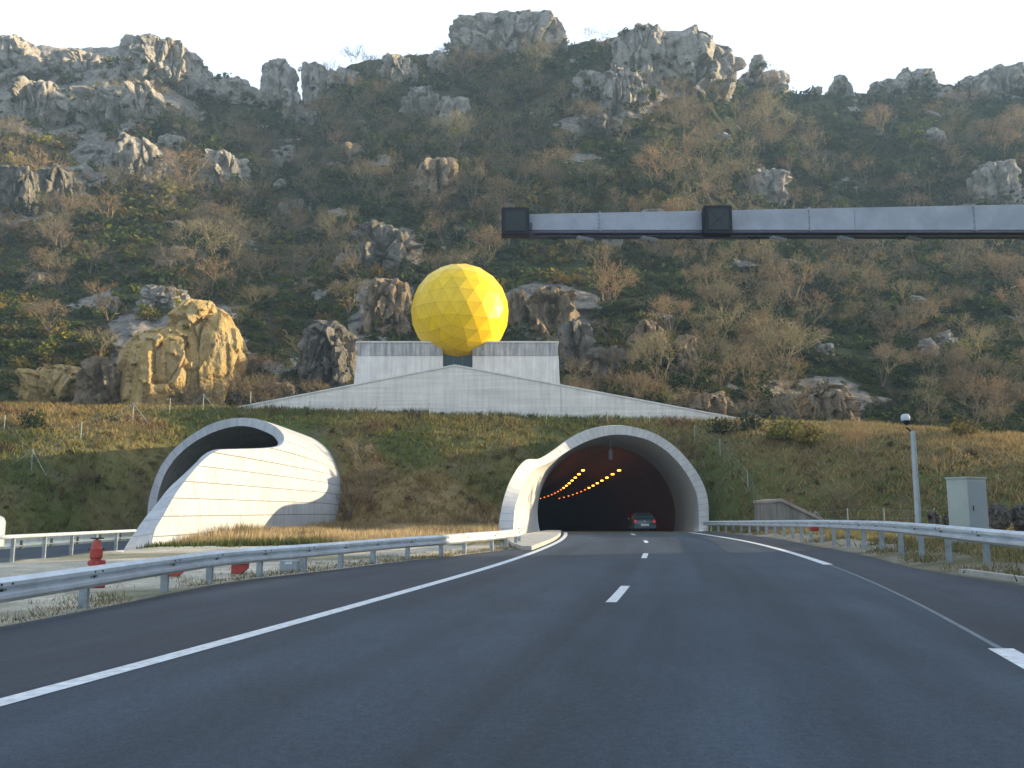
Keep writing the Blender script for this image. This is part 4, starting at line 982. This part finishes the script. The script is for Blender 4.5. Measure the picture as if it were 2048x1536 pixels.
# concrete barrier beyond opposite carriageway
b0 = empty('concrete_barrier', (-25, 45, -.45)); off = Vector(b0.location)
A = [(float(np.interp(y, [-10, 30, 61.5], [-26.6, -25.9, -24.6])), y) for y in np.arange(-10, 61.6, 2.)]
prof = [(-.3, -.5), (-.12, -.3), (-.1, .12), (.1, .12), (.12, -.2), (.34, -.34), (.36, -.5)]
vs = [Vector((x+a, y, z))-off for x, y in A for a, z in prof]; k = len(prof); fs = [(i*k+j, i*k+(j+1) % k, (i+1)*k+(j+1) % k, (i+1)*k+j) for i in range(len(A)-1) for j in range(k)]
fs += [tuple(range(k)), tuple((len(A)-1)*k+j for j in reversed(range(k)))]
MB().add(vs, fs).build('wall', M['barrier'], b0); tag(b0, 'long pale concrete barrier on the far side of the opposite carriageway', 'barrier')
# pale marker block at the far left edge
q = Vector(at(-2, 1052, 30.)); mb = MB(); mb.lathe([(.30, -.75), (.30, .12), (.24, .25), (.12, .32), (.02, .34)], n=20)
tag(mb.build('concrete_bollard', M['cabinet_side'], None, True, loc=(q.x-.12, q.y, q.z+.02)), 'pale round-topped bollard cut by the left picture edge', 'bollard')

# ------------------------------------------------------------------ hydrant and small boxes in the median
q = atg(188, 1178, 0.0); h0 = empty('fire_hydrant', (q[0], q[1], float(ground_z(q[0], q[1]))))
MB().lathe([(.18, 0), (.18, .06), (.10, .08), (.09, .2), (.09, .2)], n=20).build('base_flange', M['redd'], h0, True)
MB().lathe([(.09, .18), (.09, .52), (.11, .54), (.11, .70), (.09, .72), (.07, .82), (.03, .86)], n=24).build('barrel', M['red'], h0, True)
for a in (-.6, 1.0, 2.6):
    MB().tube([(0, 0, .44), (.165*math.cos(a), .165*math.sin(a), .44)], [.06, .055], 14).build('outlet', M['red'], h0, True)
MB().box((0, 0, .69), (.28, .04, .03), .3, .008).tube([(0, 0, .83), (0, 0, .89)], .02, 8).box((0, 0, .885), (.24, .03, .022), .2, .006).build('valve_handle', M['black'], h0)
MB().box((-.15, -.05, .08), (.34, .26, .16), .2, .02).build('valve_box', M['redd'], h0)
tag(h0, 'red fire hydrant with black handle standing behind the left rail', 'hydrant')
for (u, v, w, hh, lb) in ((352, 1152, .26, .13, 'low red valve cover on the gravel right of the hydrant'), (480, 1146, .34, .20, 'angular red valve cover on the gravel between two rail posts')):
    q = atg(u, v, 0); o0 = empty('valve_cover', (q[0], q[1], float(ground_z(q[0], q[1]))))
    MB().add([(-w/2, -w/3, .02), (w*.1, -w/3, .0), (w/2, -w/3, hh*.6), (w/2, -w/3, hh), (-w/2, -w/3, hh), (-w/2, w/3, .02), (w*.1, w/3, 0), (w/2, w/3, hh*.6), (w/2, w/3, hh), (-w/2, w/3, hh)],
       [(0, 1, 2, 3, 4), (9, 8, 7, 6, 5), (0, 5, 6, 1), (1, 6, 7, 2), (2, 7, 8, 3), (3, 8, 9, 4), (4, 9, 5, 0)]).build('housing', M['red'], o0)
    MB().box((0, 0, hh+.02), (w*1.05, w*.75, .03), 0, .008).build('lid', M['redd'], o0)
    tag(o0, lb, 'valve cover')
q = atg(580, 1142, 0); o0 = empty('utility_box', (q[0], q[1], float(ground_z(q[0], q[1])))); MB().box((0, 0, .12), (.42, .3, .26), 0, .015).build('housing', M['cabinet_side'], o0); MB().box((0, -.156, .2), (.16, .01, .06)).build('label_plate', M['whitelabel'], o0)
tag(o0, 'grey box with white plate on the gravel behind the left rail', 'box')
q = atg(310, 1098, .0); mb = MB(); mb.box((0, 0, .04), (.22, .12, .07), .3, .02); tag(mb.build('paper_scrap', M['whitelabel'], loc=(q[0]+.0, q[1]-3, .0)), 'small white scrap lying on the gravel near the left beak', 'litter')
p = at(1628, 1058, 34.0); mb = MB(); mb.box((0, 0, 0), (.30, .2, .16), .1, .02); tag(mb.build('valve_cover', M['red'], loc=(p[0], p[1], max(p[2], float(ground_z(p[0], p[1]))+.07))), 'small red cover under the right rail near the wing wall', 'valve cover')

# ------------------------------------------------------------------ gantry
YGN = 22.0
g0 = empty('sign_gantry', (at(2300, 440, YGN)[0], YGN, .3)); off = Vector(g0.location)
def sh2(mb): mb.v = [tuple(Vector(v)-off) for v in mb.v]; return mb
x0, zt0 = xz(1045, 428.5, YGN); _, zb0 = xz(1045, 460, YGN); x1, zt1 = xz(2380, 402, YGN); zb1 = xz(2048, 459.5, YGN)[1]
sh2(MB().prism([(x0, zt0), (x1, zt1), (x1, zb1), (x0, zb0)], YGN, YGN+.62)).build('beam', M['beam'], g0)
sh2(MB().prism([(x0, zb0-.003), (x1, zb1-.003), (x1, zb1-.06), (x0, zb0-.06)], YGN+.02, YGN+.60)).build('shaded_underside', M['beam_dark'], g0)  # dark slab carries the shade below the beam in its colour
mb = MB(); mb.tube([(x1-.3, YGN+.3, 0), (x1-.3, YGN+.3, zt1-.05)], [.34, .26], 20); sh2(mb).build('mast', M['beam'], g0, True)
for uu in (1200, 1620, 1950):
    q = xz(uu, 440, YGN); zt_ = zt0+(q[0]-x0)/(x1-x0)*(zt1-zt0)
    mb = MB(); sh2(mb.box((q[0], YGN+.31, (zb0+zt_)/2), (.03, .68, zt_-zb0+.06))); [mb.tube([(q[0]-off.x-.02, YGN-.03-off.y, z_-off.z), (q[0]-off.x-.05, YGN-.03-off.y, z_-off.z)], .014, 6) for z_ in np.linspace(zb0+.06, zt_-.06, 4)]; mb.build('flange', M['beam'], g0)
mb = MB(); sh2(mb.tube([(x0+.3, YGN+.2, zb0-.085), (x1-.4, YGN+.2, zb0-.085)], .022, 8)); mb.build('conduit', M['galv_post'], g0)
for u_ in (1100, 1350, 1500, 1800):
    q = xz(u_, 470, YGN); mb = MB(); mb.tube([(q[0], YGN+.2, zb0-.09), (q[0]+.12, YGN+.3, zb0-.16), (q[0]+.3, YGN+.25, zb0-.08)], .012, 6); sh2(mb); mb.build('cable', M['black'], g0)
ps = xz(1710, 440, YGN); mb = MB(); sh2(mb.box((ps[0], YGN-.002, (ps[1])), (.025, .02, .5))).build('joint', M['cabinet_side'], g0)
tag(g0, 'long grey tapered gantry arm reaching over the road from the right', 'gantry')
for k, u in enumerate((1170, 1298, 1556, 1690, 1827)):
    p = xz(u, 465, YGN+.3); a = -.18
    mb = MB(); mb.box((0, 0, 0), (.46, .16, .06), bev=.015, M4=Matrix.Rotation(.35, 4, 'Z') @ Matrix.Rotation(.08, 4, 'Y'))
    o = mb.build('strip_light', M['camwhite'] if k != 4 else M['beam']); o.location = (p[0], YGN+.3, zb0-.13)
    tag(o, 'slim pale strip light under the gantry arm, %s from the left' % ['first', 'second', 'third', 'fourth', 'fifth'][k], 'light', 'strip lights under the gantry arm')
for (u0_, v0_, u1_, v1_, lb, fr) in ((1003, 414, 1059, 469, 'black lane signal box with unlit cross at the left tip of the gantry', True), (1408, 410, 1466, 467, 'black lane signal box with unlit cross midway along the gantry', False)):
    Ys = YGN-.35; a = xz(u0_, v0_, Ys); c = xz(u1_, v1_, Ys); w = c[0]-a[0]; h = a[1]-c[1]; r0 = empty('lane_signal', ((a[0]+c[0])/2, Ys, c[1]))
    MB().box((0, .17, h/2), (w, .32, h), 0, .02).build('housing', M['black'], r0)
    MB().box((0, 0.0, h/2), (w*.74, .016, h*.74), 0, .004).build('screen', M['screen'], r0)
    mb = MB()
    for s_ in (1, -1):
        for k in range(-8, 9):
            if k == 0 and s_ < 0: continue
            mb.box((k*w*.034, -.014, h/2+s_*k*h*.034), (.017, .01, .017))
    mb.build('led_cross', M['led'], r0)
    mb = MB(); mb.box((w*.5+.02 if fr else 0, .38, h*.45), (.12, .12, .2), 0, .01); mb.build('bracket', M['beam_dark'], r0)
    tag(r0, lb, 'lane signal')

# ------------------------------------------------------------------ CCTV pole, cabinet, wing wall
YP = 29.0; pb = at(1838, 1062, YP); pt_ = at(1823, 862, YP); gz = float(ground_z(pb[0], YP)); r0 = empty('camera_pole', (pb[0], YP, gz))
MB().tube([(0, 0, -.1), (0, 0, pt_[2]-gz)], [.105, .075], 16).build('pole', M['pole'], r0, True)
hx = at(1811, 838, YP); d = Vector((hx[0]-pb[0], 0, hx[2]-gz))
arm = MB().tube([(0, 0, pt_[2]-gz-.08), (d.x*.5, 0, pt_[2]-gz+.04), (d.x, 0, d.z-.28)], .03, 8).build('arm', M['black'], r0, True)
MB().lathe([(.02, .17), (.10, .155), (.14, .09), (.145, .0), (.135, -.05)], c=(d.x, 0, d.z), n=20).build('camera_hood', M['camwhite'], r0, True)
MB().lathe([(.11, -.05), (.11, -.10), (.08, -.17), (.02, -.21)], c=(d.x+.02, -.02, d.z), n=18).build('lens_dome', M['black'], r0, True)
tag(r0, 'tall grey pole with white surveillance camera behind the right rail', 'camera pole')
YK = 27.5; a = at(1905, 957, YK); c = at(1981, 957, YK); zb = float(ground_z(a[0], YK)); w = c[0]-a[0]; h = a[2]-zb
r0 = empty('roadside_cabinet', ((a[0]+c[0])/2, YK+.35, zb)); rz = .52
MB().box((0, 0, .06), (w*.93, .74, .14), rz, .01).build('plinth', M['kerb'], r0)
MB().box((0, 0, h/2+.06), (w*.82, .70, h-.1), rz, .012).build('housing', M['cabinet'], r0)
MB().box((0, 0, h+.02), (w*.87, .76, .06), rz, .012).build('roof', M['cabinet'], r0)
Rm = Matrix.Rotation(rz, 4, 'Z'); q = Rm @ Vector((0, -.356, 0)); MB().box((q.x, q.y, h/2+.05), (w*.76, .012, h*.88), rz).build('door', M['cabinet_side'], r0)
q = Rm @ Vector((-.28, -.37, 0)); MB().box((q.x, q.y, h*.55), (.03, .03, .16), rz, .004).build('handle', M['galv_dark'], r0)
tag(r0, 'pale grey-green metal cabinet standing behind the right rail', 'cabinet')
YW = 50.; w0 = empty('wing_wall', (at(1590, 1030, YW)[0], YW, 0)); off = Vector(w0.location)
poly = [xz(1543, 1004, YW), xz(1562, 1001, YW), xz(1640, 1038, YW), (xz(1660, 1060, YW)[0], .0), (xz(1543, 1060, YW)[0], .0)]
mb = MB(); sh2(mb.prism(poly, YW, YW+3.5)); mb.build('wall', M['wingwall'], w0)
tp = [xz(1541, 1001, YW), xz(1563, 998, YW), xz(1645, 1038, YW), xz(1640, 1041.5, YW), xz(1561, 1003.5, YW), xz(1541, 1006, YW)]
mb = MB(); sh2(mb.prism([(x, z+.02) for x, z in tp], YW-.12, YW+3.6)); mb.build('coping', M['wingcap'], w0)
tag(w0, 'short sloping concrete wing wall behind the right rail', 'wall')

# ------------------------------------------------------------------ fences
def fence(pts, label, wires=True, hh=1.25):
    """pts: (u, v_bottom, Y, brace)"""
    P = []
    for (u, Y, br, h_) in pts:
        x = (u-1024)/F*Y; P.append((x, Y, float(ground_z(x, Y)), br, h_))
    root = empty('wire_fence', P[0][:3]); off = Vector(root.location)
    for (x, y, z, br, h_) in P:
        MB().tube([Vector((x, y, z-.1))-off, Vector((x, y, z+h_))-off], .035, 7).build('post', M['post'], root)
        if br:
            for s_ in (-1, 1):
                gx = x+s_*.85*h_; MB().tube([Vector((x, y-.02, z+h_*.95))-off, Vector((gx, y-.1, float(ground_z(gx, y-.1))))-off], .028, 6).build('brace', M['post'], root)
    if wires:
        mb = MB()
        for (a, b_) in zip(P[:-1], P[1:]):
            for f_ in (.3, .62, .92):
                p = Vector((a[0], a[1], a[2]+a[4]*f_)); q = Vector((b_[0], b_[1], b_[2]+b_[4]*f_)); mid = (p+q)/2; mid.z -= .04
                mb.tube([p-off, mid-off, q-off], .005, 4, False)
        mb.build('wire', M['galv_post'], root)
    tag(root, label, 'fence')
fence([(-60, 63, 0, 1.3), (5, 65, 0, 1.3), (66, 60.5, 1, 1.4), (160, 65, 0, 1.3), (262, 70, 1, 1.6), (335, 73, 0, 1.3), (402, 74, 1, 1.5), (497, 74.5, 0, 1.6)], 'wire fence with braced posts climbing the left bank to the gable wall')
fence([(497, 74.6, 0, 1.2), (617, 74.2, 0, 1.0), (752, 73.6, 0, 1.1), (858, 73.5, 0, 1.2), (975, 73.4, 0, 1.0), (1093, 73.4, 0, 1.2), (1215, 73.8, 0, 1.0), (1300, 74., 0, 1.0)], 'wire fence with thin posts along the foot of the gable wall')
fence([(1390, 71, 0, 1.5), (1440, 68, 0, 1.3), (1493, 63, 0, 1.5), (1530, 59, 0, 1.2), (1570, 56, 0, 1.2), (1625, 53, 1, 1.2), (1688, 49, 0, 1.3), (1760, 45, 0, 1.2), (1860, 43, 0, 1.2)], 'wire fence descending the bank right of the right tunnel')

# ------------------------------------------------------------------ car
YCAR = 68.0; cxx = (1286.5-1024)/F*YCAR; r0 = empty('car', (cxx, YCAR, float(zg(YCAR))+.01), math.radians(-2))
def loft(secs, mat, name, parent, smooth=True):
    n = len(secs[0]); vs = [v for s_ in secs for v in s_]; fs = []
    for i in range(len(secs)-1):
        for k in range(n): fs.append((i*n+k, i*n+(k+1) % n, (i+1)*n+(k+1) % n, (i+1)*n+k))
    fs += [tuple(range(n)), tuple((len(secs)-1)*n+k for k in reversed(range(n)))]
    return MB().add(vs, fs).build(name, mat, parent, smooth)
def csec(y, hw, z0, z1, r_=.12, top=None):
    t_ = top if top else hw
    return [(-hw*.92, y, z0), (-hw, y, z0+r_), (-hw, y, z1-r_), (-t_*.93, y, z1), (t_*.93, y, z1), (hw, y, z1-r_), (hw, y, z0+r_), (hw*.92, y, z0)]
loft([csec(0, .78, .42, .80), csec(.10, .86, .26, .92), csec(.4, .88, .22, .95), csec(2.0, .89, .22, .93), csec(3.2, .88, .22, .90), csec(3.9, .82, .24, .78), csec(4.1, .70, .34, .66)], M['carpaint'], 'body', r0)
loft([[(-.70, .10, .92), (.70, .10, .92), (.66, .16, .96), (-.66, .16, .96)], [(-.80, .25, .93), (.80, .25, .93), (.66, .28, 1.20), (-.66, .28, 1.20)], [(-.82, .55, .94), (.82, .55, .94), (.60, .62, 1.40), (-.60, .62, 1.40)], [(-.83, 1.6, .94), (.83, 1.6, .94), (.60, 1.7, 1.44), (-.60, 1.7, 1.44)], [(-.82, 2.4, .93), (.82, 2.4, .93), (.58, 2.2, 1.40), (-.58, 2.2, 1.40)], [(-.80, 3.0, .91), (.80, 3.0, .91), (.62, 2.9, .96), (-.62, 2.9, .96)]], M['carpaint'], 'cabin', r0)
MB().add([(-.66, .155, .99), (.66, .155, .99), (.57, .47, 1.34), (-.57, .47, 1.34)], [(0, 1, 2, 3)]).build('rear_window', M['glass'], r0)
for s_ in (-1, 1):
    MB().add([(s_*.815, .6, .98), (s_*.815, 2.3, .98), (s_*.635, 2.1, 1.36), (s_*.635, .75, 1.36)], [(0, 1, 2, 3)]).build('side_window', M['glass'], r0)
    MB().box((s_*.71, -.0, .80), (.20, .14, .17), 0, .03).build('tail_lamp', M['tail'], r0)
    MB().box((s_*1.0, 2.25, 1.0), (.16, .1, .12), 0, .03).build('wing_mirror', M['carpaint'], r0)
    for y in (.75, 3.3):
        w_ = MB().tube([(s_*.72, y, .31), (s_*.90, y, .31)], .31, 20).build('wheel', M['rubber'], r0, True)
        MB().tube([(s_*.895, y, .31), (s_*.91, y, .31)], .19, 16).build('rim', M['galv'], w_, True)
MB().box((0, -.06, .40), (1.66, .16, .22), 0, .05).build('bumper', M['carpaint'], r0)
MB().box((0, -.145, .55), (.52, .012, .11)).box((0, -.02, .55), (.6, .22, .16)).build('number_plate', M['plate'], r0)
MB().tube([(0, -.012, .83), (0, -.03, .83)], .05, 12).build('badge', M['galv'], r0)
tag(r0, 'dark teal hatchback seen from behind entering the right tunnel', 'car')

# ------------------------------------------------------------------ air
hz = MB(); hz.box((0, 200, 95), (2200, 1100, 250)); o = hz.build('haze', None); o.data.materials.clear()
m = bpy.data.materials.new('haze_air'); m.use_nodes = True; t = m.node_tree; t.nodes.clear()
out = t.nodes.new('ShaderNodeOutputMaterial'); pv = t.nodes.new('ShaderNodeVolumePrincipled'); pv.inputs['Density'].default_value = .0005
pv.inputs['Color'].default_value = (.50, .74, 1.0, 1); pv.inputs['Anisotropy'].default_value = 0.0
t.links.new(pv.outputs[0], out.inputs['Volume']); o.data.materials.append(m); tag(o, kind='stuff')

# ------------------------------------------------------------------ light
EL = math.radians(11); AZ = math.radians(7)      # azimuth measured from +x, negative = slightly behind the camera
sdir = Vector((math.cos(EL)*math.cos(AZ), math.cos(EL)*math.sin(AZ), math.sin(EL)))
sun = bpy.data.lights.new('sun', 'SUN'); sun.energy = 5.0; sun.angle = math.radians(.5); sun.color = (1.0, .80, .50)
so = bpy.data.objects.new('sun', sun); link(so); so.rotation_euler = sdir.to_track_quat('Z', 'Y').to_euler()
w = bpy.data.worlds.new('World'); sc.world = w; w.use_nodes = True; t = w.node_tree; bg = t.nodes['Background']
sky = t.nodes.new('ShaderNodeTexSky'); sky.sky_type = 'NISHITA'; sky.sun_disc = False; sky.sun_elevation = EL; sky.sun_rotation = math.atan2(sdir.x, sdir.y)
sky.air_density = 1.0; sky.dust_density = 1.5
tc = t.nodes.new('ShaderNodeTexCoord'); n = noise(t, 2.2, 6, .6, vec=tc.outputs['Generated'], stretch=(1, 1, 2.2))
r = ramp(t, n.outputs['Fac'], [(.28, .80), (.50, 1.0)])
mx = t.nodes.new('ShaderNodeMix'); mx.data_type = 'RGBA'; sx = t.nodes.new('ShaderNodeSeparateXYZ'); t.links.new(tc.outputs['Generated'], sx.inputs[0])
mr = t.nodes.new('ShaderNodeMapRange'); mr.inputs['From Min'].default_value = -1; mr.inputs['From Max'].default_value = 1; t.links.new(sx.outputs['Y'], mr.inputs['Value'])
r2 = ramp(t, mr.outputs['Result'], [(.0, .75), (.30, .70), (.52, .15), (.80, 1.0)])      # bright cloud ahead; unseen cloud behind added to brighten camera-facing surfaces, blue overhead
t.links.new(mulc(t, r.outputs['Color'], r2.outputs['Color']), mx.inputs[0]); t.links.new(sky.outputs[0], mx.inputs[6]); mx.inputs[7].default_value = (9.1, 10.7, 13.1, 1)
t.links.new(mx.outputs[2], bg.inputs['Color']); bg.inputs['Strength'].default_value = .047

sc.view_settings.view_transform = 'Standard'; sc.view_settings.look = 'None'; sc.view_settings.gamma = 1; sc.view_settings.exposure = 1.5
sc.render.engine = 'CYCLES'
sc.cycles.max_bounces = 6; sc.cycles.volume_bounces = 0; sc.cycles.sample_clamp_indirect = 4
